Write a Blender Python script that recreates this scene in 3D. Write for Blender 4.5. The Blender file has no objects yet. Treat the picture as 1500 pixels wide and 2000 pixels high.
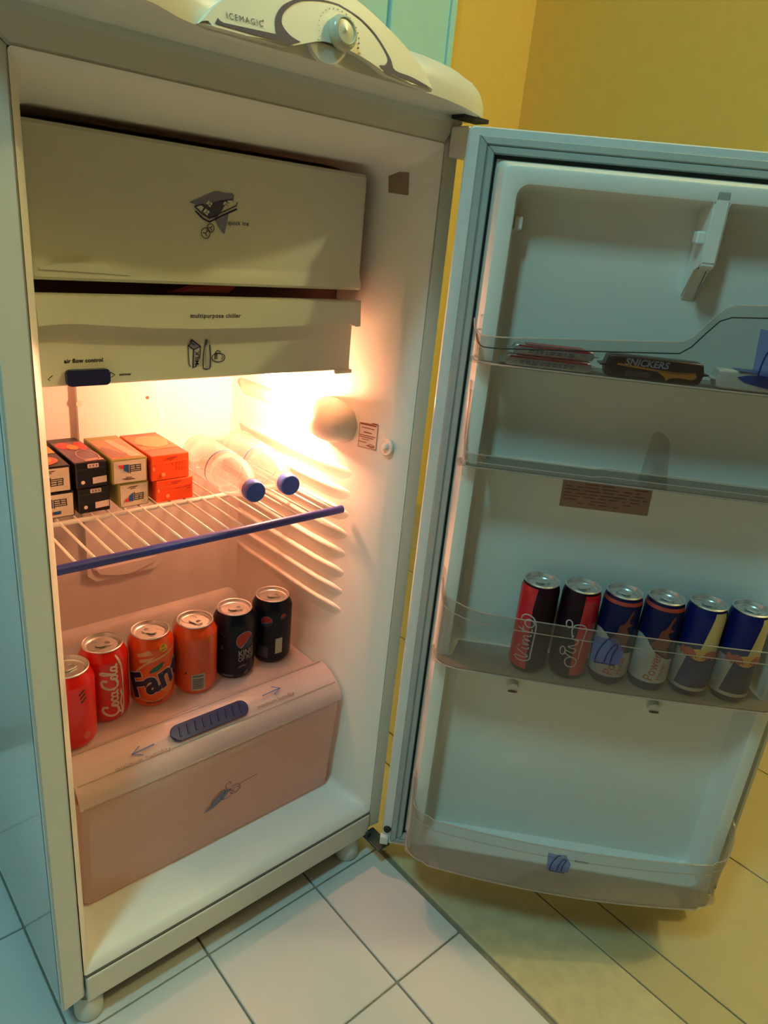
import bpy, bmesh, math, random
from mathutils import Vector, Matrix
random.seed(7)
PI = math.pi
S = bpy.context.scene
COL = S.collection

# ------------------------------------------------------------------ camera
cam = bpy.data.objects.new('camera', bpy.data.cameras.new('camera'))
COL.objects.link(cam)
cam.data.sensor_fit = 'VERTICAL'
cam.data.sensor_height = 36.0
cam.data.lens = 25.061
cam.data.clip_start = 0.01
rx = Vector((0.748812, -0.656012, 0.094487))
ry = Vector((-0.172988, -0.331066, -0.927615))
rz = Vector((0.639809, 0.678265, -0.361389))
M = Matrix((( rx.x, -ry.x, -rz.x, -0.191884), (rx.y, -ry.y, -rz.y, -0.667708), (rx.z, -ry.z, -rz.z, 1.000944), (0, 0, 0, 1)))
cam.matrix_world = M
S.camera = cam
CAMP = Vector((-0.1919, -0.6677, 1.0009))

# ------------------------------------------------------------------ world, lamps, exposure
W = bpy.data.worlds.new('world'); S.world = W
W.use_nodes = True
W.node_tree.nodes['Background'].inputs[0].default_value = (1.0, 0.52, 0.24, 1)
W.node_tree.nodes['Background'].inputs[1].default_value = 0.045
S.view_settings.view_transform = 'Standard'
S.view_settings.look = 'None'
S.view_settings.exposure = 0.0
S.view_settings.gamma = 1.0
S.view_settings.use_curve_mapping = False


def lamp(name, kind, loc, col, power, size=0.1, target=None, sy=None):
    d = bpy.data.lights.new(name, kind)
    d.color = col; d.energy = power
    if kind == 'AREA':
        d.size = size
        if sy:
            d.shape = 'RECTANGLE'; d.size_y = sy
    else:
        d.shadow_soft_size = size
    o = bpy.data.objects.new(name, d); COL.objects.link(o)
    o.location = loc
    if target:
        o.rotation_euler = (Vector(target) - Vector(loc)).to_track_quat('-Z', 'Y').to_euler()
    return o


lamp('kitchen_tube_light', 'AREA', (-0.75, -0.50, 2.55), (0.35, 0.93, 1.0), 18, 0.18, (-0.1, -0.25, 0.6), 0.4)
lamp('hall_ceiling_light', 'POINT', (1.75, -1.29, 2.74), (0.95, 0.94, 0.47), 50, 0.05)
lamp('left_blue_fill_light', 'AREA', (-1.25, 0.10, 1.5), (0.10, 0.60, 1.0), 1.3, 0.5, (-0.05, 0.2, 0.3), 0.9)  # unseen blue fill, added to tint the side panel and left floor
lamp('interior_bulb_light', 'POINT', (0.405, 0.205, 0.742), (1.0, 0.42, 0.22), 5.7, 0.012)

# ------------------------------------------------------------------ materials


def pmat(name, col, rough=0.5, noise=0.06, scale=40.0, bump=0.0, metallic=0.0, spec=0.5, coat=0.0, emit=None, estr=0.0, trans=0.0):
    m = bpy.data.materials.new(name); m.use_nodes = True
    nt = m.node_tree; b = nt.nodes['Principled BSDF']
    b.inputs['Roughness'].default_value = rough
    b.inputs['Metallic'].default_value = metallic
    b.inputs['Specular IOR Level'].default_value = spec
    b.inputs['Coat Weight'].default_value = coat
    tc = nt.nodes.new('ShaderNodeTexCoord')
    n = nt.nodes.new('ShaderNodeTexNoise'); n.inputs['Scale'].default_value = scale; n.inputs['Detail'].default_value = 3
    nt.links.new(tc.outputs['Object'], n.inputs['Vector'])
    r = nt.nodes.new('ShaderNodeMix'); r.data_type = 'RGBA'
    c = Vector(col[:3])
    r.inputs[6].default_value = (*(c * (1 - noise)), 1)
    r.inputs[7].default_value = (*[min(1, v * (1 + noise)) for v in c], 1)
    nt.links.new(n.outputs['Fac'], r.inputs[0])
    nt.links.new(r.outputs[2], b.inputs['Base Color'])
    if bump:
        bp = nt.nodes.new('ShaderNodeBump'); bp.inputs['Strength'].default_value = bump; bp.inputs['Distance'].default_value = 0.001
        nt.links.new(n.outputs['Fac'], bp.inputs['Height']); nt.links.new(bp.outputs['Normal'], b.inputs['Normal'])
    if emit:
        b.inputs['Emission Color'].default_value = (*emit, 1); b.inputs['Emission Strength'].default_value = estr
    return m


def clearmat(name, tint, trans, rough=0.15, diff=(0.8, 0.8, 0.8), gl=0.25, transl=0.5):
    """thin plastic: part of the light goes straight through, the rest is scattered or mirrored"""
    m = bpy.data.materials.new(name); m.use_nodes = True
    nt = m.node_tree; nt.nodes.clear()
    out = nt.nodes.new('ShaderNodeOutputMaterial')
    t = nt.nodes.new('ShaderNodeBsdfTransparent'); t.inputs[0].default_value = (*tint, 1)
    d = nt.nodes.new('ShaderNodeBsdfDiffuse'); d.inputs[0].default_value = (*diff, 1)
    tl = nt.nodes.new('ShaderNodeBsdfTranslucent'); tl.inputs[0].default_value = (*diff, 1)
    g = nt.nodes.new('ShaderNodeBsdfGlossy'); g.inputs['Roughness'].default_value = rough
    m1 = nt.nodes.new('ShaderNodeMixShader'); m1.inputs[0].default_value = transl
    nt.links.new(d.outputs[0], m1.inputs[1]); nt.links.new(tl.outputs[0], m1.inputs[2])
    no = nt.nodes.new('ShaderNodeTexNoise'); no.inputs['Scale'].default_value = 60
    mr = nt.nodes.new('ShaderNodeMapRange'); mr.inputs[3].default_value = max(0, trans - 0.04); mr.inputs[4].default_value = min(1, trans + 0.04)
    nt.links.new(no.outputs['Fac'], mr.inputs[0])
    m2 = nt.nodes.new('ShaderNodeMixShader')
    nt.links.new(mr.outputs[0], m2.inputs[0])
    nt.links.new(m1.outputs[0], m2.inputs[1]); nt.links.new(t.outputs[0], m2.inputs[2])
    fr = nt.nodes.new('ShaderNodeLayerWeight'); fr.inputs[0].default_value = 0.35
    mu = nt.nodes.new('ShaderNodeMath'); mu.operation = 'MULTIPLY'; mu.inputs[1].default_value = gl
    nt.links.new(fr.outputs['Facing'], mu.inputs[0])
    m3 = nt.nodes.new('ShaderNodeMixShader')
    nt.links.new(mu.outputs[0], m3.inputs[0]); nt.links.new(m2.outputs[0], m3.inputs[1]); nt.links.new(g.outputs[0], m3.inputs[2])
    nt.links.new(m3.outputs[0], out.inputs[0])
    return m


WHITE = pmat('cream_plastic', (0.74, 0.70, 0.61), 0.38, 0.03, 30)
LINER = pmat('liner_plastic', (0.85, 0.81, 0.75), 0.42, 0.02, 30)
DOORP = pmat('door_liner_plastic', (0.74, 0.74, 0.68), 0.40, 0.02, 30)
ENAMEL = pmat('white_enamel', (0.70, 0.72, 0.70), 0.17, 0.03, 25, 0.02, coat=0.3)
CAPM = pmat('cap_plastic', (0.74, 0.74, 0.68), 0.35, 0.02, 30)
FLAP = pmat('flap_plastic', (0.76, 0.72, 0.58), 0.35, 0.03, 30)
GASK = pmat('grey_gasket_rubber', (0.33, 0.37, 0.36), 0.6, 0.08, 60)
DARK = pmat('dark_gap', (0.02, 0.018, 0.016), 0.8, 0.1)
NAVY = pmat('navy_plastic', (0.016, 0.018, 0.09), 0.35, 0.05)
NAVYINK = pmat('navy_ink', (0.015, 0.014, 0.075), 0.5, 0.05)
BLACKINK = pmat('black_ink', (0.012, 0.012, 0.016), 0.5, 0.05)
LILAC = pmat('lilac_ink', (0.22, 0.21, 0.30), 0.5, 0.08)
BLUEBAR = pmat('blue_plastic_tube', (0.035, 0.045, 0.27), 0.35, 0.05)
WIREM = pmat('white_coated_wire', (0.85, 0.80, 0.72), 0.35, 0.03)
PANEL = pmat('champagne_panel', (0.80, 0.76, 0.62), 0.25, 0.02, 30)
CHROME = pmat('dial_plastic', (0.58, 0.56, 0.42), 0.25, 0.03, 30)
LAMPC = pmat('lamp_cover_plastic', (0.80, 0.74, 0.66), 0.45, 0.02)
BULB = pmat('bulb_glass', (1, 0.9, 0.8), 0.3, 0.0, emit=(1.0, 0.72, 0.45), estr=30)
STEEL = pmat('hinge_steel', (0.10, 0.12, 0.11), 0.45, 0.2, 80, metallic=0.7)
ALU = pmat('can_aluminium', (0.72, 0.70, 0.68), 0.30, 0.04, 200, metallic=0.85)
BINP = clearmat('clear_bin_plastic', (0.90, 0.88, 0.86), 0.955, 0.08, (0.40, 0.31, 0.27), 0.20, 0.3)
BINF = clearmat('hazy_bin_floor', (0.78, 0.72, 0.66), 0.34, 0.2, (0.42, 0.36, 0.30), 0.12, 0.25)
BINP4 = clearmat('hazy_bin_plastic', (0.92, 0.91, 0.90), 0.84, 0.14, (0.55, 0.48, 0.42), 0.22, 0.4)
RIMD = clearmat('dark_bin_edge', (0.45, 0.44, 0.43), 0.35, 0.15, (0.10, 0.09, 0.08), 0.15, 0.3)
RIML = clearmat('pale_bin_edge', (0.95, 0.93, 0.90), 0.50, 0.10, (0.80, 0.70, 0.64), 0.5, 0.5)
LIDP = clearmat('clear_lid_plastic', (0.95, 0.88, 0.86), 0.42, 0.10, (0.96, 0.82, 0.76), 0.45, 0.45)
CRISP = clearmat('frosted_pink_plastic', (0.97, 0.84, 0.80), 0.24, 0.25, (0.97, 0.80, 0.70), 0.22, 0.60)
BOTP = clearmat('frosted_bottle_plastic', (0.99, 0.97, 0.96), 0.66, 0.10, (0.78, 0.64, 0.62), 0.55, 0.4)
BCAP = pmat('blue_cap_plastic', (0.03, 0.10, 0.48), 0.35, 0.05)
BLUELINE = pmat('blue_line_ink', (0.06, 0.12, 0.40), 0.5, 0.05)
PAPER = pmat('pinkish_paper', (0.34, 0.21, 0.16), 0.8, 0.08, 60)
REDINK = pmat('dark_red_ink', (0.28, 0.06, 0.03), 0.6, 0.05)
BROWNINK = pmat('brown_ink', (0.16, 0.07, 0.05), 0.6, 0.05)
LABELP = pmat('pale_label_paper', (0.78, 0.66, 0.58), 0.7, 0.04)
STAIN = pmat('brown_stain', (0.30, 0.21, 0.15), 0.7, 0.25, 120)
COKE = pmat('red_can_paint', (0.66, 0.010, 0.006), 0.28, 0.04, 60, coat=0.3)
FANTA = pmat('orange_can_paint', (0.72, 0.085, 0.012), 0.28, 0.05, 60, coat=0.3)
PEPSI = pmat('blue_black_can_paint', (0.004, 0.006, 0.016), 0.35, 0.1, 60, spec=0.25)
DIMWHITE = pmat('dim_white_ink', (0.26, 0.25, 0.26), 0.45, 0.05)
DIMBLUE = pmat('dim_blue_ink', (0.006, 0.03, 0.05), 0.45, 0.05)
CANWHITE = pmat('can_white_ink', (0.72, 0.55, 0.45), 0.4, 0.03)
CREAMINK = pmat('can_cream_ink', (0.72, 0.68, 0.60), 0.4, 0.03)
ORANGEINK = pmat('light_orange_ink', (0.85, 0.22, 0.02), 0.35, 0.05)
YELLOWINK = pmat('yellow_ink', (0.75, 0.42, 0.03), 0.4, 0.05)
GREENINK = pmat('green_ink', (0.02, 0.16, 0.07), 0.4, 0.05)
GREYINK = pmat('grey_ink', (0.10, 0.11, 0.12), 0.5, 0.05)
PALEGREEN = pmat('pale_grey_green_ink', (0.42, 0.44, 0.32), 0.5, 0.04)
DKRED = pmat('deep_red_ink', (0.38, 0.01, 0.012), 0.4, 0.05)
VIMDARK = pmat('dark_purple_can_paint', (0.016, 0.003, 0.008), 0.4, 0.1, 60, spec=0.2)
VIMRED = pmat('crimson_can_paint', (0.52, 0.008, 0.02), 0.3, 0.05, 60, coat=0.3)
PWRBLUE = pmat('royal_blue_can_paint', (0.004, 0.008, 0.055), 0.4, 0.1, 60, spec=0.25)
PWRWHITE = pmat('dull_white_can_ink', (0.46, 0.43, 0.39), 0.45, 0.04)
REDBLUE = pmat('deep_blue_can_paint', (0.005, 0.009, 0.10), 0.38, 0.08, 60, spec=0.3)
SILVER = pmat('silver_can_paint', (0.42, 0.40, 0.36), 0.35, 0.05, 60, metallic=0.3)
GOLDINK = pmat('gold_ink', (0.70, 0.36, 0.05), 0.4, 0.08)
SILVERYEL = pmat('yellow_reflection_silver_paint', (0.62, 0.50, 0.22), 0.35, 0.06, metallic=0.3)  # silver paint with a yellowish reflection put into the colour
FOIL = pmat('silver_foil', (0.50, 0.50, 0.50), 0.32, 0.3, 160, 0.6, metallic=0.7)
REDFOIL = pmat('red_foil', (0.40, 0.03, 0.03), 0.3, 0.1, 120, 0.3)
CHOC = pmat('dark_brown_wrapper', (0.045, 0.018, 0.012), 0.3, 0.2, 120, 0.3)
BLUEWRAP = pmat('blue_wrapper', (0.012, 0.06, 0.36), 0.3, 0.1, 120, 0.3)
WHITEWRAP = pmat('white_wrapper', (0.62, 0.64, 0.62), 0.3, 0.1, 120, 0.4)
BOXBLACK = pmat('black_carton', (0.008, 0.007, 0.012), 0.35, 0.1)
BOXORANGE = pmat('orange_carton', (0.86, 0.085, 0.006), 0.4, 0.05)
BOXGREEN = pmat('olive_carton', (0.34, 0.33, 0.07), 0.4, 0.05)
BOXWHITE = pmat('white_carton_print', (0.72, 0.64, 0.50), 0.45, 0.03)
BOXBROWN = pmat('brown_carton_print', (0.32, 0.15, 0.10), 0.4, 0.2, 50)
BOXPURPLE = pmat('plum_carton_print', (0.20, 0.12, 0.17), 0.4, 0.3, 60)
BOXPEACH = pmat('peach_carton_print', (0.80, 0.30, 0.14), 0.4, 0.15, 50)
BOXYEL = pmat('yellow_carton_print', (0.85, 0.46, 0.06), 0.4, 0.08, 50)
PRINTRED = pmat('red_carton_print', (0.70, 0.05, 0.04), 0.4, 0.08)
PRINTBLUE = pmat('blue_carton_print', (0.02, 0.10, 0.30), 0.4, 0.08)
TILE = pmat('white_floor_tile', (0.66, 0.63, 0.60), 0.28, 0.05, 12, 0.02)
GROUT = pmat('grey_grout', (0.26, 0.22, 0.15), 0.9, 0.2, 60)
STONE = pmat('speckled_stone', (0.58, 0.47, 0.27), 0.45, 0.22, 45, 0.05)
BEIGE = pmat('beige_floor_tile', (0.52, 0.41, 0.22), 0.35, 0.07, 14, 0.02)
YWALL = pmat('yellow_wall_paint', (0.95, 0.64, 0.15), 0.7, 0.05, 25, 0.05)
CWALL = pmat('pale_wall_paint', (0.60, 0.66, 0.66), 0.6, 0.04, 25)
DOORW = pmat('pale_blue_door_paint', (0.50, 0.90, 1.0), 0.45, 0.04, 25)
CEIL = pmat('ceiling_paint', (0.75, 0.72, 0.66), 0.8, 0.03, 20)

# ------------------------------------------------------------------ object helpers


def obj(name, bm, mat, parent=None, smooth=False, recalc=True):
    if recalc:
        bmesh.ops.recalc_face_normals(bm, faces=bm.faces)
    me = bpy.data.meshes.new(name); bm.to_mesh(me); bm.free()
    if smooth:
        for p in me.polygons: p.use_smooth = True
        if smooth != 'all':
            try:
                me.set_sharp_from_angle(angle=math.radians(38))
            except Exception:
                pass
    me.materials.append(mat)
    o = bpy.data.objects.new(name, me); COL.objects.link(o)
    if parent is not None: o.parent = parent
    return o


def thing(name, label, cat, loc=(0, 0, 0), rot=0.0, group=None):
    o = bpy.data.objects.new(name, None); COL.objects.link(o)
    o.empty_display_size = 0.02
    o.location = loc; o.rotation_euler = (0, 0, rot)
    o['label'] = label; o['category'] = cat
    if group: o['group'] = group
    return o


def struct(o, label, cat=None):
    o['kind'] = 'structure'; o['label'] = label
    if cat: o['category'] = cat
    return o


def copy_tree(o, parent=None):
    c = o.copy(); COL.objects.link(c)
    if parent is not None: c.parent = parent
    for ch in list(o.children):
        copy_tree(ch, c)
    return c


def add_box(bm, x0, x1, y0, y1, z0, z1, bev=0.0, seg=2):
    r = bmesh.ops.create_cube(bm, size=1)
    vs = r['verts']
    for v in vs:
        v.co = Vector((x0 + (v.co.x + .5) * (x1 - x0), y0 + (v.co.y + .5) * (y1 - y0), z0 + (v.co.z + .5) * (z1 - z0)))
    if bev:
        es = {e for v in vs for e in v.link_edges}
        bmesh.ops.bevel(bm, geom=list(es), offset=bev, segments=seg, affect='EDGES', profile=0.5)
    return bm


def box(*a, **k):
    return add_box(bmesh.new(), *a, **k)


def loft(loops, closed=True, cap0=False, cap1=False, bm=None):
    bm = bm or bmesh.new()
    rows = [[bm.verts.new(p) for p in L] for L in loops]
    n = len(rows[0])
    for a, b in zip(rows, rows[1:]):
        for i in range(n if closed else n - 1):
            j = (i + 1) % n
            bm.faces.new((a[i], a[j], b[j], b[i]))
    if cap0: bm.faces.new(rows[0][::-1])
    if cap1: bm.faces.new(rows[-1])
    return bm


def lathe(prof, seg=40, cap0=False, cap1=False, bm=None):
    loops = [[(r * math.cos(2 * PI * i / seg), r * math.sin(2 * PI * i / seg), z) for i in range(seg)] for r, z in prof]
    return loft(loops, True, cap0, cap1, bm)


def tube(pts, r, seg=10, bm=None, cap=True):
    bm = bm or bmesh.new()
    pts = [Vector(p) for p in pts]
    loops = []
    for i, p in enumerate(pts):
        t = (pts[min(i + 1, len(pts) - 1)] - pts[max(i - 1, 0)]).normalized()
        ref = Vector((0, 0, 1)) if abs(t.z) < 0.9 else Vector((1, 0, 0))
        a = t.cross(ref).normalized(); b = t.cross(a)
        loops.append([p + a * r * math.cos(2 * PI * k / seg) + b * r * math.sin(2 * PI * k / seg) for k in range(seg)])
    return loft(loops, True, cap, cap, bm)


def prism(poly, axis, a, b, bev=0.0, bm=None):
    """extrude a 2-D outline along an axis; axis 'x': (y,z), 'y': (x,z), 'z': (x,y)"""
    bm = bm or bmesh.new()
    def P(q, t):
        return {'x': (t, q[0], q[1]), 'y': (q[0], t, q[1]), 'z': (q[0], q[1], t)}[axis]
    A = [bm.verts.new(P(q, a)) for q in poly]; B = [bm.verts.new(P(q, b)) for q in poly]
    n = len(poly)
    fs = [bm.faces.new(A[::-1]), bm.faces.new(B)]
    for i in range(n):
        fs.append(bm.faces.new((A[i], A[(i + 1) % n], B[(i + 1) % n], B[i])))
    if bev:
        es = {e for f in fs[:2] for e in f.edges}
        bmesh.ops.bevel(bm, geom=list(es), offset=bev, segments=2, affect='EDGES')
    return bm


def rrect(x0, x1, y0, y1, r, n=5):
    pts = []
    for cx, cy, a0 in ((x1 - r, y1 - r, 0), (x0 + r, y1 - r, 90), (x0 + r, y0 + r, 180), (x1 - r, y0 + r, 270)):
        for i in range(n + 1):
            a = math.radians(a0 + 90 * i / n)
            pts.append((cx + r * math.cos(a), cy + r * math.sin(a)))
    return pts


def smooth_pts(pts, n=6, closed=False):
    pts = [Vector((*p, 0)) if len(p) == 2 else Vector(p) for p in pts]
    out = []; m = len(pts)
    rng = range(m if closed else m - 1)
    for i in rng:
        p0 = pts[(i - 1) % m] if closed or i > 0 else pts[0]
        p1 = pts[i]; p2 = pts[(i + 1) % m]
        p3 = pts[(i + 2) % m] if closed or i + 2 < m else pts[-1]
        for k in range(n):
            t = k / n
            out.append(0.5 * ((2 * p1) + (p2 - p0) * t + (2 * p0 - 5 * p1 + 4 * p2 - p3) * t * t + (3 * p1 - p0 - 3 * p2 + p3) * t ** 3))
    if not closed: out.append(pts[-1])
    return [(p.x, p.y) for p in out]


# flat print: 2-D shapes (strokes, filled outlines, lettering) laid on a surface through a mapping
def stroke(bm, pts, w, closed=False, sm=0):
    if sm: pts = smooth_pts(pts, sm, closed)
    n = len(pts)
    if n < 2: return
    L, R = [], []
    for i in range(n):
        a = Vector(pts[(i - 1) % n] if closed or i else pts[0]); b = Vector(pts[(i + 1) % n] if closed or i < n - 1 else pts[-1])
        t = (b - a)
        if t.length < 1e-9: t = Vector((1, 0))
        t.normalize(); nn = Vector((-t.y, t.x)); p = Vector(pts[i])
        L.append(bm.verts.new((*(p + nn * w / 2), 0))); R.append(bm.verts.new((*(p - nn * w / 2), 0)))
    for i in range(n if closed else n - 1):
        j = (i + 1) % n
        bm.faces.new((L[i], R[i], R[j], L[j]))


def fill(bm, pts, sm=0):
    if sm: pts = smooth_pts(pts, sm, True)
    f = bm.faces.new([bm.verts.new((p[0], p[1], 0)) for p in pts])
    bmesh.ops.triangulate(bm, faces=[f])


def ell(cx, cy, a, b, n=20, rot=0.0, a0=0, a1=360):
    out = []
    for i in range(n + (0 if a1 - a0 == 360 else 1)):
        t = math.radians(a0 + (a1 - a0) * i / n)
        x, y = a * math.cos(t), b * math.sin(t)
        out.append((cx + x * math.cos(rot) - y * math.sin(rot), cy + x * math.sin(rot) + y * math.cos(rot)))
    return out


def letters(bm, text, size, x=0, y=0, rot=0.0, bold=0.0, align='LEFT', shear=0.0, sx=1.0, space=1.0):
    c = bpy.data.curves.new('t', 'FONT')
    c.body = text; c.size = size; c.align_x = align; c.offset = bold; c.shear = shear; c.resolution_u = 3; c.space_character = space
    o = bpy.data.objects.new('t', c); COL.objects.link(o)
    me = bpy.data.meshes.new_from_object(o)
    idx = len(bm.verts)
    bm.from_mesh(me)
    bm.verts.ensure_lookup_table()
    cr, sr = math.cos(rot), math.sin(rot)
    for v in bm.verts[idx:]:
        px, py = v.co.x * sx, v.co.y
        v.co = Vector((x + px * cr - py * sr, y + px * sr + py * cr, 0))
    bpy.data.objects.remove(o); bpy.data.curves.remove(c); bpy.data.meshes.remove(me)


def cut(bm, ax, step):
    vs = [v.co[ax] for v in bm.verts]
    if not vs: return
    lo, hi = min(vs), max(vs)
    t = (math.floor(lo / step) + 1) * step
    while t < hi:
        no = [0, 0, 0]; no[ax] = 1; co = [0, 0, 0]; co[ax] = t
        bmesh.ops.bisect_plane(bm, geom=bm.verts[:] + bm.edges[:] + bm.faces[:], plane_co=co, plane_no=no)
        t += step


SPLIT = {'pale_swirl', 'grey_print', 'lid_marks', 'dark_mark', 'red_fruit', 'pale_dot', 'pale_label', 'white_bubble', 'gold_mark', 'milk_emblem_wash', 'ice_emblem_wash', 'ice_cube_print'}


def islands(bm):
    seen = set(); out = []
    for f in bm.faces:
        if f in seen: continue
        st = [f]; seen.add(f); grp = []
        while st:
            q = st.pop(); grp.append(q)
            for e in q.edges:
                for g in e.link_faces:
                    if g not in seen: seen.add(g); st.append(g)
        out.append(grp)
    return out


def lay(name, bm, fmap, mat, parent, cx=0, cy=0):
    if name in SPLIT:
        gs = islands(bm)
        if len(gs) > 1:
            for g in gs:
                b2 = bmesh.new(); mp = {}
                for f in g:
                    b2.faces.new([mp.setdefault(v, None) or mp.__setitem__(v, b2.verts.new(v.co)) or mp[v] for v in f.verts])
                lay(name, b2, fmap, mat, parent, cx, cy)
            bm.free(); return None
    if cx: cut(bm, 0, cx)
    if cy: cut(bm, 1, cy)
    for v in bm.verts:
        v.co = Vector(fmap(v.co.x, v.co.y, v.co.z))
    return obj(name, bm, mat, parent, recalc=False)


def B(): return bmesh.new()


# ================================================================== SETTING
# floor: grout bed, white kitchen tiles, stone threshold, beige hall tiles
floor = struct(obj('floor', box(-2.6, 2.04, -2.6, 1.21, -0.05, -0.004), GROUT), 'tiled floor, white tiles in the kitchen and beige tiles in the hall')
tile_bm = box(-0.0951, 0.0951, -0.0986, 0.0986, -0.008, 0.0, bev=0.0012, seg=1)
t0 = None
for i in range(-8, 2):
    for j in range(-8, 3):
        cx = 0.364 - 0.193 * i - 0.0965; cy = -0.006 + 0.2 * j + 0.1
        if i < 0:
            continue
        if t0 is None:
            t0 = obj('tile', tile_bm, TILE, floor); o = t0
        else:
            o = bpy.data.objects.new('tile', t0.data); COL.objects.link(o); o.parent = floor
        o.location = (cx, cy, 0)
for i in range(2, 8):
    for j in range(-8, 3):
        o = bpy.data.objects.new('tile', t0.data); COL.objects.link(o); o.parent = floor
        o.location = (0.364 - 0.193 * i - 0.0965, -0.006 + 0.2 * j + 0.1, 0)
ct0 = None
for j in range(-8, 3):
    y0 = -0.006 + 0.2 * j
    if ct0 is None:
        ct0 = obj('tile', box(0.3657, 0.4955, -0.0986, 0.0986, -0.008, 0.0, bev=0.0012, seg=1), TILE, floor); o = ct0
    else:
        o = bpy.data.objects.new('tile', ct0.data); COL.objects.link(o); o.parent = floor
    o.location = (0, y0 + 0.1, 0)
for j in range(3):
    y0 = -2.0 + 1.15 * j
    o = obj('threshold_slab', box(0.505, 0.653, y0, y0 + 1.147, -0.008, 0.001, bev=0.0015, seg=1), STONE, floor)
for (xa, xb) in ((0.656, 0.7225), (0.7255, 1.0105), (1.0135, 1.3105), (1.3135, 1.61), (1.613, 1.91), (1.913, 2.033)):
    for j in range(4):
        y0 = -1.95 + 0.95 * j
        obj('tile', box(xa, xb, y0, min(1.195, y0 + 0.947), -0.008, 0.0, bev=0.001, seg=1), BEIGE, floor)

struct(obj('wall_back', box(-2.6, 0.62, 0.66, 0.74, -0.01, 2.95), CWALL), 'pale kitchen wall behind the refrigerator')
struct(obj('wall_left', box(-2.68, -2.6, -2.6, 0.74, -0.01, 2.95), CWALL), 'pale kitchen wall to the left')
struct(obj('wall_hall', box(0.54, 2.10, 1.20, 1.27, -0.01, 2.95), YWALL), 'yellow wall at the end of the hall')
struct(obj('wall_right', box(2.035, 2.10, -2.6, 1.21, -0.01, 2.95), YWALL), 'yellow wall on the right of the hall')
struct(obj('ceiling', box(-2.68, 2.10, -2.6, 1.27, 2.95, 3.01), CEIL), 'pale ceiling')
dw = struct(obj('door_1', box(0.75, 1.360, 1.172, 1.198, 0.01, 2.1, bev=0.004), DOORW), 'pale blue painted hall door')
obj('door_panel', box(0.83, 1.27, 1.166, 1.174, 0.95, 1.95, bev=0.003), DOORW, dw)
fr = struct(obj('trim_1', box(1.364, 1.617, 1.160, 1.198, 0.0, 2.16, bev=0.006), DOORW), 'pale blue door frame beside the yellow wall')
obj('frame_bead', box(1.593, 1.616, 1.151, 1.162, 0.0, 2.16, bev=0.003), DOORW, fr)

# ================================================================== REFRIGERATOR
F = thing('refrigerator', 'off-white single-door refrigerator standing open on white tiles, lit inside', 'refrigerator')

# cabinet: enamelled shell, open in front
bm = B()
X0, X1, YB, Z0, Z1 = -0.0285, 0.5005, 0.56, 0.045, 1.133
outer = [[(x, y, z) for x, z in rrect(X0, X1, Z0, Z1, 0.006, 3)] for y in (0.0102, YB)]
loft(outer, True, False, True, bm)
cab = obj('cabinet', bm, ENAMEL, F, smooth=True)
# front frame: three mitred strips
def strip(poly):
    return prism(poly, 'y', -0.001, 0.0102, bev=0.0022)
OL, OR_, OT, OB = 0.0, 0.475, 1.107, 0.09
obj('front_frame', strip([(X0, 0.050), (OL - .001, 0.056), (OL, OT - .0005), (X0, Z1 - .0015)]), WHITE, F)
obj('front_frame', strip([(OR_, 0.056), (X1, 0.050), (X1, Z1 - .0015), (OR_, OT - .0005)]), WHITE, F)
obj('front_frame', strip([(X0 + .0006, Z1), (OL + .0006, OT), (OR_ - .0006, OT), (X1 - .0006, Z1)]), WHITE, F)
obj('bottom_trim', box(0.0015, 0.4735, -0.004, 0.012, 0.046, 0.0885, bev=0.002), WHITE, F)
obj('bottom_trim_groove', box(0.0015, 0.4735, -0.0025, 0.010, 0.0884, 0.0906), pmat('brown_seam', (0.10, 0.085, 0.065), 0.8, 0.1), F)
obj('base_pan', box(X0 + .004, X1 - .004, 0.014, YB - .01, 0.036, 0.047), DARK, F)

# moulded liner
def wallx(y):
    pts = ((0.0, 0.475), (0.012, 0.4665), (0.03, 0.4605), (0.08, 0.4525), (0.2, 0.4500), (0.41, 0.4465))
    for (a, xa), (b, xb) in zip(pts, pts[1:]):
        if y <= b: return xa + (xb - xa) * (y - a) / (b - a)
    return pts[-1][1]
loops = []
for y, zb, zt, r in ((0.0, 0.091, 1.107, .004), (0.004, 0.099, 1.103, .007), (0.012, 0.105, 1.098, .010), (0.03, 0.107, 1.092, .014), (0.08, 0.107, 1.080, .018), (0.2, 0.107, 1.076, .02), (0.395, 0.107, 1.075, .02)):
    xr = wallx(y); loops.append([(x, y, z) for x, z in rrect(0.475 - xr, xr, zb, zt, r)])
loops.append([(x, 0.41, z) for x, z in rrect(0.04, 0.435, 0.12, 1.063, .02)])
liner = obj('liner', loft(loops, True, False, True), LINER, F, smooth=True)
# corrugated side: moulded shelf ribs on the right wall
def rib_bm(zc):
    prof = [(-.0225, 0), (-.0160, .0010), (-.0090, .0030), (-.0020, .0058), (.0030, .0080), (.0058, .0085), (.0080, .0070), (.0096, .0025), (.0100, 0)]
    loops = []
    n = 16
    for i in range(n + 1):
        y = 0.082 + (0.398 - 0.082) * i / n
        t = min(1, (y - 0.082) / 0.085); t = math.sin(t * PI / 2) ** 1.2
        e = min(1, (0.398 - y) / 0.03)
        k = max(0.02, t) * (0.35 + 0.65 * e)
        loops.append([(wallx(y) + 0.0012 - d * k, y, zc + h) for h, d in prof])
    return loft(loops, False)
for k in range(0, 8):
    obj('shelf_rib', rib_bm(0.6665 - 0.0327 * k), LINER, liner, smooth='all')
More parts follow.
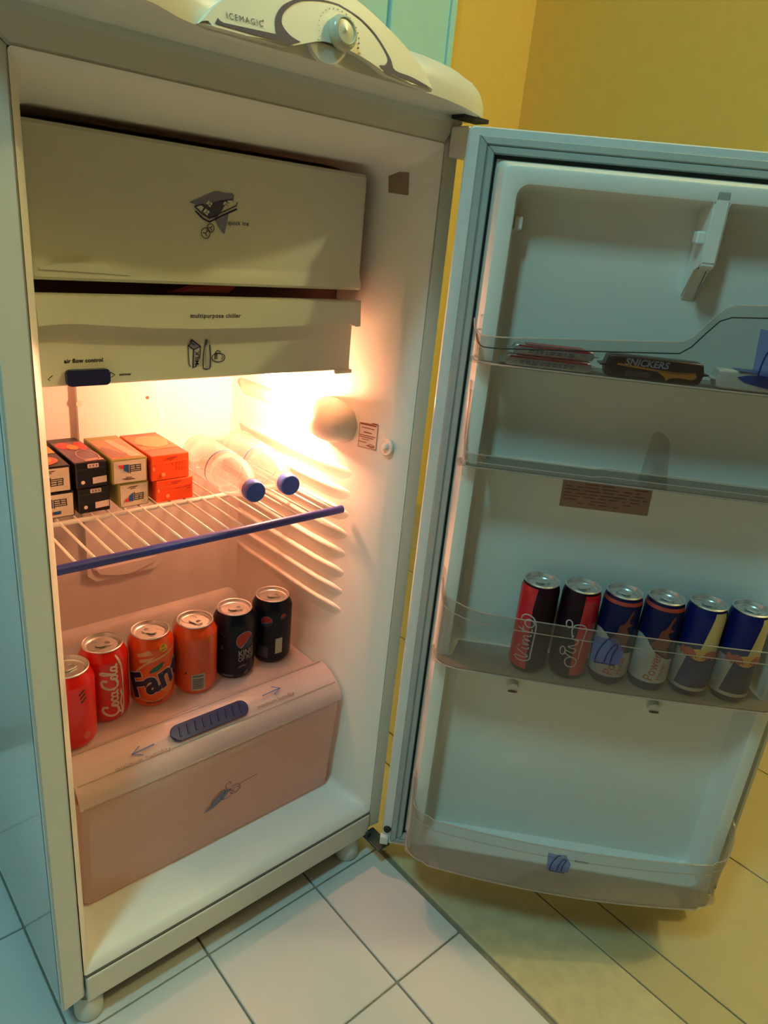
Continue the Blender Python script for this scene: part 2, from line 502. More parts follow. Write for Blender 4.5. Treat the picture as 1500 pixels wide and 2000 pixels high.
# wide ledge above the lamp side
obj('wall_ledge', loft([[(wallx(y) + .001 - d * k, y, 0.742 + h - 0.02 * max(0, (0.3 - y)) ) for h, d in ((-.02, 0), (-.012, .004), (.0, .010), (.006, .008), (.009, 0))] for y, k in ((0.23, .05), (0.27, .7), (0.33, 1), (0.385, 1), (0.40, .3))], False), LINER, liner, smooth='all')
# back wall relief: raised plate with rounded foot and the compressor hump
bm = prism(rrect(0.172, 0.299, 0.425, 0.86, 0.012), 'y', 0.4015, 0.411, bev=0.004)
obj('back_plate', bm, LINER, liner, smooth=True)
bm = prism([(0.178, .452), (0.188, .437), (0.21, .4295), (0.235, .428), (0.26, .4295), (0.283, .437), (0.293, .452)], 'y', 0.397, 0.405, bev=0.003)
obj('drip_trough', bm, LINER, liner, smooth=True)
bm = prism([(0.4095, 0.108), (0.392, 0.108), (0.392, 0.320), (0.396, 0.334), (0.403, 0.342), (0.4095, 0.345)], 'x', 0.0285, 0.4465)
obj('compressor_hump', bm, LINER, liner, smooth=True)
bm = B(); fill(bm, ell(0.280, 0.7262, .0028, .0028, 12)); lay('wall_plug', bm, lambda a, b, c: (a, 0.4010, b), BROWNINK, liner)
bm = B(); fill(bm, ell(0.1745, 0.7245, .0045, .0050, 14)); lay('wall_plug', bm, lambda a, b, c: (a, 0.4010, b), LABELP, liner)
# label, door switch and stain on the right wall
wm = lambda e: (lambda a, b, c: (wallx(a) - e, a, b))
bm = B(); fill(bm, [(0.049, .7172), (0.049, .7545), (0.083, .7508), (0.083, .7150)]); lay('warning_label', bm, wm(.0006), LABELP, liner, cx=.01)
bm = B()
stroke(bm, [(0.0495, .7177), (0.0495, .7540), (0.0825, .7503), (0.0825, .7155)], .0010, True)
for zz, a, b, w in ((.7505, .052, .081, .0019), (.7535, .050, .060, .0012), (.7455, .055, .078, .0011), (.7392, .059, .074, .0014), (.7345, .052, .082, .0010), (.7318, .055, .081, .0010), (.7288, .063, .076, .0009), (.7245, .067, .082, .0010), (.7205, .052, .067, .0012)):
    stroke(bm, [(a, zz + (.0655 - a) * .06), (b, zz + (.0655 - b) * .06)], w)
stroke(bm, [(0.053, .7225), (0.060, .7240), (0.066, .7200), (0.060, .7188), (0.054, .7200)], .0008)
lay('label_print', bm, wm(.0010), REDINK, liner, cx=.01)
bm = lathe([(0.0001, 0), (.0085, 0), (.0112, .0008), (.0120, .0030), (.0112, .0044), (.0085, .0036), (.0055, .0034), (.0050, .0085), (.0036, .0098), (.0001, .0100)], 28)
Mr = Matrix.Translation((wallx(.0295) + .0005, .0295, .7278)) @ Matrix.Rotation(-PI / 2 + .10, 4, 'Y')
bmesh.ops.transform(bm, matrix=Mr, verts=bm.verts)
obj('light_switch', bm, LAMPC, liner, smooth=True)
bm = B(); fill(bm, [(.0385, 1.0735), (.0708, 1.0750), (.0680, 1.0500), (.0365, 1.0482)]); lay('glue_stain', bm, wm(.0006), STAIN, liner, cx=.01)
bm = B(); fill(bm, ell(.05, .058, .0014, .0012, 10)); lay('speck', bm, lambda a, b, c: (0.028 + a * 0, 0.03, 0.1345), DARK, liner) if False else bm.free()

# lamp cover (egg-shaped shell open to the back) and bulb
loops = []
n = 22
for i in range(11):
    t = i / 10
    # t=0 blunt front tip, t=1 open rear
    y = 0.0870 + 0.098 * t
    s = math.sqrt(max(0.0004, 1 - (1 - min(1, t / 0.52)) ** 2)) if t < 0.52 else 1 - 0.30 * ((t - .52) / .48) ** 2
    rz, rx_ = 0.0335 * s, 0.046 * s
    zc = 0.738 + 0.004 * (1 - t)
    loops.append([(wallx(y) + .004 - max(0, rx_ * math.sin(PI * k / n)) - .0005, y, zc + rz * math.cos(PI * k / n)) for k in range(n + 1)])
lc = obj('lamp_cover', loft(loops, False), LAMPC, F, smooth='all')
sol = lc.modifiers.new('thick', 'SOLIDIFY'); sol.thickness = 0.002
bm = B(); bmesh.ops.create_uvsphere(bm, u_segments=20, v_segments=12, radius=0.0105)
for v in bm.verts: v.co = Vector((v.co.x * .95 + .430, v.co.y * 1.25 + .187, v.co.z + .742))
obj('light_bulb', bm, BULB, F, smooth='all')

# freezer flap with pull lip
def flap(x0, x1, prof, bev):
    bm = B(); loops = []
    for x, d in ((x0, .004), (x0 + .003, .001), (x0 + .008, 0), (x1 - .008, 0), (x1 - .003, .001), (x1, .004)):
        loops.append([(x, y + d, z) for y, z in prof])
    return loft(loops, True, True, True, bm)
prof = [(0.100, 1.066), (0.089, 1.0675), (0.0856, 1.064), (0.085, 1.055), (0.085, 0.951), (0.0838, 0.947), (0.0800, 0.937), (0.0795, 0.933), (0.082, 0.930), (0.100, 0.931)]
ff = obj('freezer_flap', flap(0.0265, 0.4345, prof, .003), FLAP, F, smooth=True)
bm = prism([(0.0262, .938), (0.035, .9415), (0.055, .946), (0.075, .9475), (0.10, .9455), (0.122, .940), (0.135, .935)], 'y', 0.0788, 0.0855, bev=.002)
obj('pull_lip', bm, FLAP, ff, smooth=True)
# closed block added to stop bulb light; throat shade is in its dark colour
obj('freezer_light_block', box(0.0245, 0.4512, 0.155, 0.409, 0.8285, 1.0745), pmat('cavity_shade_plastic', (0.16, 0.08, 0.06), 0.7, 0.1), F)
obj('frozen_packet', prism([(0.175, .9195), (0.250, .9205), (0.262, .9290), (0.252, .9330), (0.2, .927)], 'y', 0.10, 0.14, bev=.002), REDFOIL, F)

# chiller tray: lip with a bowed lower edge, body below
lip = [(0.0245, .9175), (0.426, .9177)] + [(0.4285, .8855), (0.422, .8848), (0.412, .8905), (0.39, .8920), (0.3732, .8900), (0.33, .8870), (0.27, .8850), (0.2023, .8844), (0.14, .8858), (0.10, .8880), (0.0634, .8905), (0.045, .8916), (0.032, .8900), (0.0265, .8850)]
bm = prism(lip, 'y', 0.0695, 0.089, bev=.0015)
ch = obj('chiller_tray', bm, FLAP, F, smooth=True)
bm = loft([[(x, y + d, z) for y, z in [(0.089, .8910), (0.0848, .8905), (0.0846, .834), (0.0838, .829), (0.0835, .827), (0.0865, .8255), (0.149, .826), (0.149, .891)]] for x, d in ((0.0250, .003), (0.0275, 0), (0.4245, 0), (0.4275, .003))], True, True, True)
obj('tray_front', bm, FLAP, ch, smooth=True)
obj('tray_corner', box(0.400, 0.4285, 0.0810, 0.0860, .8215, .8270, bev=.0015), FLAP, ch)
obj('air_slider', prism(rrect(0.0535, 0.0975, .8262, .8426, .0035), 'y', 0.0775, 0.0850, bev=.0015), NAVY, ch, smooth=True)
fy = lambda y: (lambda a, b, c: (a, y, b))
bm = B(); letters(bm, 'multipurpose chiller', .0068, .1845, .8963, .004, bold=.0001, space=1.12); lay('lettering', bm, fy(.0692), BLACKINK, ch)
bm = B(); letters(bm, 'air flow control', .0059, .0535, .8492, .004, bold=.00016, space=1.05); lay('lettering', bm, fy(.0843), BLACKINK, ch); bm = B(); letters(bm, 'summer', .0040, .1095, .8337, .004, bold=.0001); lay('lettering', bm, fy(.0843), BLACKINK, ch); bm = B(); letters(bm, 'winter', .0040, .0165, .8312, .0, bold=.0001)
lay('lettering', bm, fy(.0843), BLACKINK, ch)
bm = B(); stroke(bm, [(.0415, .8372), (.0368, .8336), (.0412, .8302)], .0010); lay('arrow_print', bm, fy(.0843), BLACKINK, ch)
bm = B(); stroke(bm, [(.0998, .8382), (.1048, .8350), (.1002, .8318)], .0010); lay('arrow_print', bm, fy(.0843), BLACKINK, ch)
# milk carton, bottle and cheese drawing on the tray
bm = B(); fill(bm, [(.189, .8640), (.1895, .8675), (.1935, .8700), (.2035, .8618), (.1962, .8590)]); fill(bm, [(.1962, .8590), (.2050, .8628), (.2115, .8640), (.2095, .8400), (.1957, .8395)]); fill(bm, [(.2125, .8690), (.2155, .8700), (.219, .860), (.2195, .838), (.2120, .8370), (.2105, .845)])
lay('milk_emblem_wash', bm, fy(.0843), pmat('pale_lilac_ink', (0.50, 0.47, 0.42), .5), ch)
bm = B(); fill(bm, [(.1900, .8645), (.1945, .8705), (.2040, .8620), (.1965, .8592)]); lay('milk_emblem_wash', bm, fy(.0841), LILAC, ch)
bm = B(); w = .0010
stroke(bm, [(.1892, .8640), (.1900, .8500), (.1904, .8425), (.1920, .8400)], w); stroke(bm, [(.1892, .8640), (.1962, .8590), (.2046, .8625)], w * 1.2)
stroke(bm, [(.1962, .8590), (.1958, .8480), (.1955, .8385), (.1978, .8392), (.2000, .8420)], w * 1.2); stroke(bm, [(.2046, .8625), (.2040, .8520), (.2035, .8480)], w)
stroke(bm, [(.1925, .8700), (.1915, .8650), (.1892, .8640)], w); stroke(bm, [(.1930, .8705), (.2046, .8625)], w * 1.3); stroke(bm, [(.1930, .8705), (.1935, .8660), (.1975, .8640)], w)
stroke(bm, [(.2115, .8700), (.2102, .8640), (.2085, .8540), (.2080, .8400), (.2095, .8368), (.2155, .8365), (.2170, .8400), (.2172, .8520), (.2160, .8640)], w, sm=4)
stroke(bm, [(.2115, .8700), (.2130, .8680), (.2120, .8640)], w)
stroke(bm, ell(.2275, .8490, .0085, .0050, 26), w, True)
stroke(bm, [(.2225, .8530), (.2260, .8575), (.2300, .8560), (.2300, .8540), (.2250, .8540)], w)
for k in range(4): stroke(bm, [(.2222, .8530 - k * .0016), (.2265, .8528 - k * .0016)], .0009)
stroke(bm, [(.2320, .8510), (.2335, .8490), (.2315, .8470)], .0008)
letters(bm, 'MILK', .0072, .2025, .8415, PI / 2 - .03, bold=.0001)
lay('milk_emblem', bm, fy(.0839), NAVYINK, ch)
# ice tray drawing on the flap
bm = B(); fill(bm, [(.1915, 1.0128), (.2050, 1.0190), (.2200, 1.0262), (.2250, 1.0270), (.2330, 1.0262), (.2425, 1.0268), (.2450, 1.0250), (.2440, 1.0190), (.2320, 1.0120), (.2140, 1.0080), (.2010, 1.0110)]); fill(bm, [(.2215, .9985), (.2310, 1.0010), (.2385, 1.0065), (.2365, .9960), (.2345, .9880), (.2333, .9846), (.2300, .9870), (.2250, .9930)])
lay('ice_emblem_wash', bm, fy(.0845), LILAC, ff)
bm = B(); fill(bm, [(.2010, 1.0080), (.2080, 1.0120), (.2260, 1.0175), (.2360, 1.0190), (.2300, 1.0080), (.2240, 1.0010), (.2140, .9990)]); lay('ice_emblem_wash', bm, fy(.0844), pmat('slate_ink', (.06, .06, .10), .5), ff)
bm = B()
for cx, cy, a in ((.2045, 1.0085, .0042), (.2115, 1.0050, .0044), (.2150, 1.0135, .0042), (.2345, 1.0150, .0036), (.2400, 1.0180, .0034)): fill(bm, [(cx - a, cy), (cx - a * .2, cy + a * .8), (cx + a * .9, cy + a * .2), (cx + a * .2, cy - a * .8)])
lay('ice_cube_print', bm, fy(.0842), FLAP, ff)
bm = B(); w = .0011
stroke(bm, [(.1975, 1.0095), (.2060, 1.0030), (.2150, .9990), (.2290, 1.0060), (.2480, 1.0150), (.2488, 1.0185)], w)
stroke(bm, [(.1985, 1.0050), (.2070, .9985), (.2150, .9955), (.2300, 1.0030), (.2485, 1.0115)], w * 1.6)
stroke(bm, [(.1975, 1.0095), (.2080, 1.0125)], w); stroke(bm, [(.2260, 1.0170), (.2420, 1.0205)], w)
for cx, cy, r in ((.2165, .9895, .0042), (.2105, .9838, .0052)):
    stroke(bm, ell(cx, cy, r, r * 1.05, 14), .0008, True)
    for a in (90, 215, 335): stroke(bm, [(cx, cy), (cx + r * .7 * math.cos(math.radians(a - 40)), cy + r * .7 * math.sin(math.radians(a - 40)))], .0008)
for cx, cy in ((.2115, 1.0048), (.2150, 1.0133), (.2350, 1.0150)):
    for a in (80, 200, 320): stroke(bm, [(cx, cy), (cx + .003 * math.cos(math.radians(a)), cy + .003 * math.sin(math.radians(a)))], .0006)
letters(bm, 'quick ice', .0064, .2375, .9945, .035, bold=.00008, space=1.15)
lay('ice_emblem', bm, fy(.0841), NAVYINK, ff)

# wire shelf
sh = obj('wire_shelf', tube([(0.034, 0.3970, 0.6125), (0.438, 0.3970, 0.6125)], .0022, 8), WIREM, F, smooth='all')
w0 = None
for k in range(19):
    x = 0.0365 + 0.02225 * k
    if w0 is None:
        bm = tube([(0, 0.099, 0.6148), (0, 0.16, 0.6152), (0, 0.3985, 0.6152)], .0017, 7)
        w0 = obj('wire', bm, WIREM, sh, smooth='all'); o = w0
    else:
        o = bpy.data.objects.new('wire', w0.data); COL.objects.link(o); o.parent = sh
    o.location = (x, 0, 0)
obj('cross_bar', tube([(0.030, 0.2275, 0.6140), (0.442, 0.2275, 0.6140)], .0034, 10), WIREM, sh, smooth='all')
obj('front_bar', tube([(0.0305, 0.098, 0.6140), (0.031, 0.098, 0.6140), (0.4420, 0.098, 0.6140), (0.4435, 0.098, 0.6140)], .0062, 14), BLUEBAR, sh, smooth=True)

# crisper cover: clear glass-like shelf with rounded front fascia, humidity slider
pf = [(0.0640, .2920), (0.0650, .2985), (0.0705, .3085), (0.0800, .3170), (0.0930, .3250), (0.1060, .3298), (0.1180, .3322), (0.1270, .3322), (0.1320, .3285), (0.1345, .3225), (0.1390, .3190), (0.1480, .3180), (0.345, .3180)]
def sheet(prof, x0, x1, th, ends=.004):
    bm = loft([[(x, y, z) for y, z in prof] for x in (x0, x1)], False)
    bmesh.ops.recalc_face_normals(bm, faces=bm.faces)
    bmesh.ops.solidify(bm, geom=bm.faces[:], thickness=th)
    return bm
cc = obj('crisper_cover', sheet(pf, 0.030, 0.4465, .0022), LIDP, F, smooth=True)
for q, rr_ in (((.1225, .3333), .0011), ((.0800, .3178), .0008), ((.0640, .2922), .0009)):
    obj('lid_edge_highlight', tube([(.034, q[0], q[1]), (.2, q[0], q[1]), (.443, q[0], q[1])], rr_, 8), RIML, cc, smooth='all')  # pale tubes added for the edge lines and the highlight along the ridge
bm = B(); pts = rrect(0.285, 0.325, 0.3185, 0.359, .016)
obj('lid_tab', prism(pts, 'y', 0.336, 0.338), BINP, cc)
def fasc(d=0.0006):
    def m(a, b, c):   # a along x, b up the slope from the crease (0) to the ridge
        y = 0.0800 + b * 0.80; z = .3170 + b * .56 + (0.0008 if b > .012 else 0)
        return (a, y - .56 * (d + c), z + .82 * (d + c))
    return m
bm = prism(rrect(0.1640, 0.2860, 0.0050, 0.0285, .0112), 'z', 0.0, 0.0042, bev=.0012)
for k in range(9):
    x = 0.1765 + .0119 * k
    tube([(x, .0105, .0046), (x + .0030, .0240, .0046)], .0016, 6, bm)
lay('humidity_slider', bm, fasc(.0012), NAVY, cc)
bm = B()
stroke(bm, [(.140, .0150), (.108, .0130)], .0016); stroke(bm, [(.121, .0200), (.108, .0130), (.122, .0075)], .0016)
lay('arrow_print', bm, fasc(.002), BLUELINE, cc); bm = B()
stroke(bm, [(.315, .0225), (.348, .0240)], .0016); stroke(bm, [(.335, .0305), (.348, .0240), (.334, .0175)], .0016)
lay('arrow_print', bm, fasc(.002), BLUELINE, cc)
bm = B(); letters(bm, 'minimum humidity', .0085, .082, -.0005, 0, bold=.00005, space=1.2); lay('lettering', bm, fasc(.002), pmat('faded_ink', (.22, .13, .11), .5), cc); bm = B(); letters(bm, 'maximum humidity', .0085, .300, .0065, 0, bold=.00005)
lay('lettering', bm, fasc(.002), pmat('faded_ink', (.22, .13, .11), .5), cc)

# crisper drawer
pd = [(0.0875, .1095), (0.0800, .1130), (0.0770, .122), (0.0725, .1685), (0.0665, .236), (0.0628, .270), (0.0622, .283), (0.0650, .2885), (0.072, .2890)]
bm = loft([[(x, y + d, z) for y, z in pd] for x, d in ((0.030, .02), (0.0325, .006), (0.040, 0), (0.435, 0), (0.4425, .006), (0.4455, .02))], False)
loft([[(x, y, z) for y, z in ((0.0870, .1095), (0.345, .1095))] for x in (0.034, 0.4425)], False, bm=bm)
for x in (0.0320, 0.4445): loft([[(x, y, z) for y, z in ((0.085, .1095), (0.085, .285))], [(x, y, z) for y, z in ((0.345, .1095), (0.345, .285))]], False, bm=bm)
cd = obj('crisper_drawer', bm, CRISP, F, smooth=True)
def dfront(a, b, c): return (a, 0.0725 - (b - .1685) * .0889 - .0012, b)
bm = B(); fill(bm, [(.203, .186), (.232, .214), (.247, .212), (.236, .198), (.219, .188)]); lay('fruit_emblem_wash', bm, dfront, LILAC, cd)
bm = B()
for cx, cy, a, b_, ro in ((.240, .203, .0095, .0080, .3), (.254, .207, .0090, .0085, 0), (.226, .205, .014, .0075, .8), (.256, .206, .005, .005, 0)): stroke(bm, ell(cx, cy, a, b_, 22, ro), .0009, True)
stroke(bm, [(.240, .211), (.238, .222), (.243, .227), (.247, .222)], .0009, sm=3); stroke(bm, [(.262, .213), (.275, .215), (.292, .2165)], .0010)
stroke(bm, [(.212, .192), (.222, .206), (.232, .214)], .0009)
lay('fruit_emblem', bm, dfront, NAVYINK, cd)

# top cap with curved overhang, control panel
def capfront(x):
    if x < .12: return -.062 - .034 * min(1, (.12 - x) / .05)
    if x > .378:
        t = min(1, (x - .378) / .152); return -.062 + .050 * t ** 1.6
    return -.062
plan = []
for i in range(21):
    x = -.040 + (.528 + .040) * i / 20; plan.append((x, capfront(x)))
plan[0] = (-.036, capfront(0) + .02); plan.insert(1, (-.030, capfront(0) + .004)); plan[-1] = (.528, -.006)
plan += [(.531, .012), (.531, .575), (-.04, .575)]
cen = Vector((.245, .25))
def inset(P, d):
    out = []
    for x, y in P:
        v = cen - Vector((x, y)); out.append((x + math.copysign(min(abs(v.x), d), v.x) if abs(v.x) > .2 else x, y + math.copysign(d, v.y) if abs(v.y) > .15 else y))
    return out
loops = []
for d, z in ((.002, 1.1375), (0, 1.1390), (0, 1.152), (.003, 1.163), (.009, 1.171), (.018, 1.1750)):
    loops.append([(x, y, z) for x, y in inset(plan, d)])
cap = obj('top_cap', loft(loops, True, True, True), CAPM, F, smooth=True)
obj('hinge_slot', box(.478, .520, -.0245, -.004, 1.1335, 1.1378), DARK, F)
obj('top_hinge', box(.481, .5065, -.030, -.002, 1.093, 1.1262, bev=.002), WHITE, F)
# beam under the cap
obj('cap_skirt', box(X0 + .001, X1 - .001, -.0015, 0.02, 1.1300, 1.1378), CAPM, F)

outline = [(.1215, 1.1400), (.132, 1.1400), (.1633, 1.1403), (.205, 1.1415)] + smooth_pts([(.2050, 1.1418), (.2191, 1.1467), (.2352, 1.1521), (.2491, 1.1542), (.2708, 1.1528), (.2945, 1.1486), (.3156, 1.1424)], 3)[1:] + [(.3483, 1.1400), (.3785, 1.1390)]
top = smooth_pts([(.3785, 1.1390), (.3675, 1.1530), (.3516, 1.1652), (.3226, 1.1803), (.2833, 1.1950), (.250, 1.1985), (.217, 1.1950), (.178, 1.1800), (.149, 1.1640), (.133, 1.1520), (.1215, 1.1400)], 5)[1:-1]
cp = obj('control_panel', prism(outline + top, 'y', -.0730, -.040, bev=.0030), PANEL, F, smooth=True)
TILT = .22
for v in cp.data.vertices: v.co.y += TILT * max(0, v.co.z - 1.139)
py = lambda e: (lambda a, b, c: (a, -.0730 - e * 1.1 + TILT * max(0, b - 1.139), b))
bm = B()
fill(bm, [(.1340, 1.1422), (.1368, 1.1468), (.1390, 1.1452), (.1420, 1.1446), (.1913, 1.1478), (.1913, 1.1430), (.170, 1.1424)])
navy = smooth_pts([(.1913, 1.1478), (.1910, 1.1567), (.1946, 1.1648), (.2019, 1.1722), (.2145, 1.1790), (.2250, 1.1820), (.2438, 1.1857), (.2607, 1.1867)], 4)
inner = smooth_pts([(.2607, 1.1858), (.2438, 1.1845), (.2250, 1.1805), (.2150, 1.1765), (.2071, 1.1714), (.1997, 1.1642), (.1982, 1.1565), (.2056, 1.1502), (.2163, 1.1475)], 4)
fill(bm, navy + inner + [(.2050, 1.1430), (.1913, 1.1430)])
lay('navy_swoosh', bm, py(.0005), NAVYINK, cp)
bm = B()
o1 = smooth_pts([(.2607, 1.1867), (.2847, 1.1819), (.3044, 1.1721), (.3204, 1.1568), (.3260, 1.1478), (.3474, 1.1462), (.3700, 1.1425)], 4)
i1 = smooth_pts([(.3700, 1.1405), (.3474, 1.1420), (.3175, 1.1440), (.3060, 1.1476), (.3134, 1.1496), (.3172, 1.1561), (.3082, 1.1668), (.2945, 1.1761), (.2787, 1.1824), (.2607, 1.1858)], 4)
fill(bm, o1 + i1)
lay('navy_swoosh', bm, py(.0005), NAVYINK, cp)
bm = B(); letters(bm, 'ICEMAGIC', .0062, .1448, 1.1484, .055, space=1.28); lay('lettering', bm, py(.0006), BLACKINK, cp); bm = B()
letters(bm, 'low', .0022, .2345, 1.1528, 0); lay('lettering', bm, py(.0006), BLACKINK, cp); bm = B(); letters(bm, 'high', .0022, .2800, 1.1522, 0)
lay('lettering', bm, py(.0006), BLACKINK, cp); bm = B(); fill(bm, ell(.1792, 1.1548, .0007, .0007, 8)); lay('small_dot', bm, py(.0006), BLACKINK, cp); bm = B()
for k in range(19):
    a = math.radians(200 - k * 12.2); r = .00030 + .00042 * k / 18
    fill(bm, ell(.2595 + .0228 * math.cos(a), 1.1632 + .0190 * math.sin(a), r, r * 1.3, 8))
lay('dial_dots', bm, py(.0006), BLACKINK, cp)
bm = lathe([(.0001, 0), (.0128, 0), (.0142, .002), (.0142, .006), (.0125, .0095), (.0105, .0105), (.0098, .0090), (.0001, .0105)], 36)
bmesh.ops.transform(bm, matrix=Matrix.Translation((.2605, -.0675, 1.1628)) @ Matrix.Rotation(PI / 2 - math.atan(TILT), 4, 'X'), verts=bm.verts)
obj('dial', bm, CHROME, cp, smooth=True)
bm = B(); stroke(bm, [(.2575, 1.1660), (.2595, 1.1632), (.2570, 1.1638)], .0008); lay('dial_mark', bm, lambda a, b, c: (a, -.0788 + TILT * (b - 1.1628), b), BLACKINK, cp)
bm = prism([(.2485 + .0225 * math.cos(a), 1.1600 + .0222 * math.sin(a)) for a in [math.radians(198 + 144 * k / 24) for k in range(25)]], 'y', -.0680, -.0600, bev=.0015)
obj('dial_wheel', bm, CAPM, cp, smooth=True)

# feet and bottom hinge
def foot(x, y, r, top):
    bm = lathe([(.0001, 0.0005), (r * .9, 0.0005), (r, .004), (r * 1.02, .020), (r * .85, .034), (r * .8, top), (.0001, top)], 24)
    bmesh.ops.translate(bm, verts=bm.verts, vec=(x, y, 0)); return bm
obj('foot', foot(.008, .018, .018, .040), CAPM, F, smooth=True)
obj('foot', foot(.447, .018, .020, .040), CAPM, F, smooth=True)
obj('foot', foot(.02, .50, .018, .040), CAPM, F, smooth=True)
obj('foot', foot(.447, .50, .018, .040), CAPM, F, smooth=True)
bm = box(.466, .492, -.040, .004, .0395, .0440, bev=.001); add_box(bm, .466, .476, -.009, -.005, .0440, .054, .001)
hg = obj('hinge_bracket', bm, STEEL, F)
obj('hinge_pin', lathe([(.0001, .030), (.004, .030), (.004, .062), (.0001, .062)], 12), CHROME, hg).location = (.486, -.033, .0)

# ------------------------------------------------------------------ the open door (frame: u along the width, -y towards the shelves)
DANG = math.atan2(-.741, .672)
DO = Vector((.478, -.040, 0))
door = obj('door', loft([[(x, y, z) for x, z in rrect(-.006 + i, .5395 - i, .054 + i, 1.1255 - i, .010)] for y, i in ((-.0005, .0015), (.0015, 0), (.040, 0), (.052, .004), (.060, .014))], True, True, True), ENAMEL, F, smooth=True)
door.location = DO; door.rotation_euler = (0, 0, DANG)
Md = Matrix.Translation(DO) @ Matrix.Rotation(DANG, 4, 'Z')
def DW(u, off, z): return Md @ Vector((u, -off, z))
dm = lambda off: (lambda a, b, c: (a, -off, b))
# gasket: four mitred rubber lengths with a stepped section
gi = (.0285, .5135, .0840, 1.0975); go = (.0085, .5320, .0640, 1.1165)
def gasket(side):
    sec = [(0, .0), (.10, .0075), (.45, .0088), (.55, .0060), (.62, .0085), (.92, .0085), (1, .0)]
    L = []
    a = .0004
    for t, h in sec:
        x0 = go[0] + (gi[0] - go[0]) * t; x1 = go[1] + (gi[1] - go[1]) * t
        z0 = go[2] + (gi[2] - go[2]) * t; z1 = go[3] + (gi[3] - go[3]) * t
        p = {'l': ((x0, z0 + a), (x0, z1 - a)), 'r': ((x1, z0 + a), (x1, z1 - a)), 't': ((x0 + a, z1), (x1 - a, z1)), 'b': ((x0 + a, z0), (x1 - a, z0))}[side]
        L.append([(q[0], -h - .0003, q[1]) for q in p])
    return loft(L, False)
for s in 'lrtb': obj('gasket_strip', gasket(s), GASK, door)
bm = B()
for (x0, x1, z0, z1) in ((.0285, .0315, .084, 1.0975), (.5110, .5135, .084, 1.0975), (.0285, .5135, 1.0935, 1.0975), (.0285, .5135, .084, .088)): add_box(bm, x0, x1, -.0015, 0.001, z0, z1)
obj('gasket_groove', bm, DARK, door)
# moulded inner panel: dike around a recess
L = []
for off, i, r in ((.0, .0, .010), (.020, .0035, .009), (.046, .0080, .008), (.0492, .0092, .008), (.0500, .0110, .008), (.0500, .0240, .014), (.0492, .0262, .014), (.0450, .0272, .014), (.0120, .0300, .016), (.0050, .0345, .016), (.0030, .0420, .016)):
    L.append([(x, -off, z) for x, z in rrect(.0310 + i, .5105 - i, .0900 + i, 1.0930 - i, r)])
dl = obj('door_liner', loft(L, True, False, True), DOORP, door, smooth=True)
# upper divider rib with its little hooks
bm = prism([(-.002, 1.079), (-.050, 1.079), (-.050, 1.0035), (-.046, .9985), (-.030, .9985), (-.002, .960)], 'x', .2675, .2845)
bmesh.ops.bevel(bm, geom=[e for e in bm.edges], offset=.002, segments=2, affect='EDGES')
for sgn, xe in ((-1, .2675), (1, .2845)):
    prism([(xe, 1.079), (xe + sgn * .012, 1.079), (xe + sgn * .004, 1.074), (xe, 1.064)], 'y', -.0495, -.010, bm=bm)
obj('divider_rib', bm, DOORP, door, smooth=True)
obj('rib_hook', box(.2585, .2680, -.046, -.030, 1.0235, 1.0370, bev=.002), DOORP, door)
obj('rib_hook', box(.0605, .0700, -.030, -.014, 1.0200, 1.0345, bev=.002), DOORP, door)
obj('bin_clip', lathe([(.0001, 0), (.0065, 0), (.0060, .010), (.0001, .011)], 14), DOORP, door, smooth=True).matrix_local = Matrix.Translation((.0600, -.012, .9180)) @ Matrix.Rotation(PI / 2, 4, 'X')
for u in (.1595, .3640):
    bm = lathe([(.0001, 0), (.0095, 0), (.0085, .012), (.0001, .0135)], 18)
    o = obj('bin_clip', bm, DOORP, door, smooth=True); o.matrix_local = Matrix.Translation((u, -.001, .399)) @ Matrix.Rotation(PI / 2, 4, 'X')
    bm = B(); fill(bm, ell(u, .3955, .0075, .0020, 14)); lay('clip_slot', bm, dm(.0150), BROWNINK, door)
# data sticker in the recess
bm = B(); fill(bm, [(.1760, .6870), (.1745, .7400), (.2900, .7380), (.2915, .6880)]); lay('data_sticker', bm, dm(.0036), PAPER, door)
bm = B(); random.seed(3)
for k in range(10):
    z = .7345 - .0045 * k; u = .179
    while u < .286:
        w = random.uniform(.006, .022)
        if random.random() < .8 and u + w < .288: stroke(bm, [(u, z), (u + w, z)], .0011)
        u += w + random.uniform(.002, .006)
lay('sticker_print', bm, dm(.0040), BROWNINK, door)

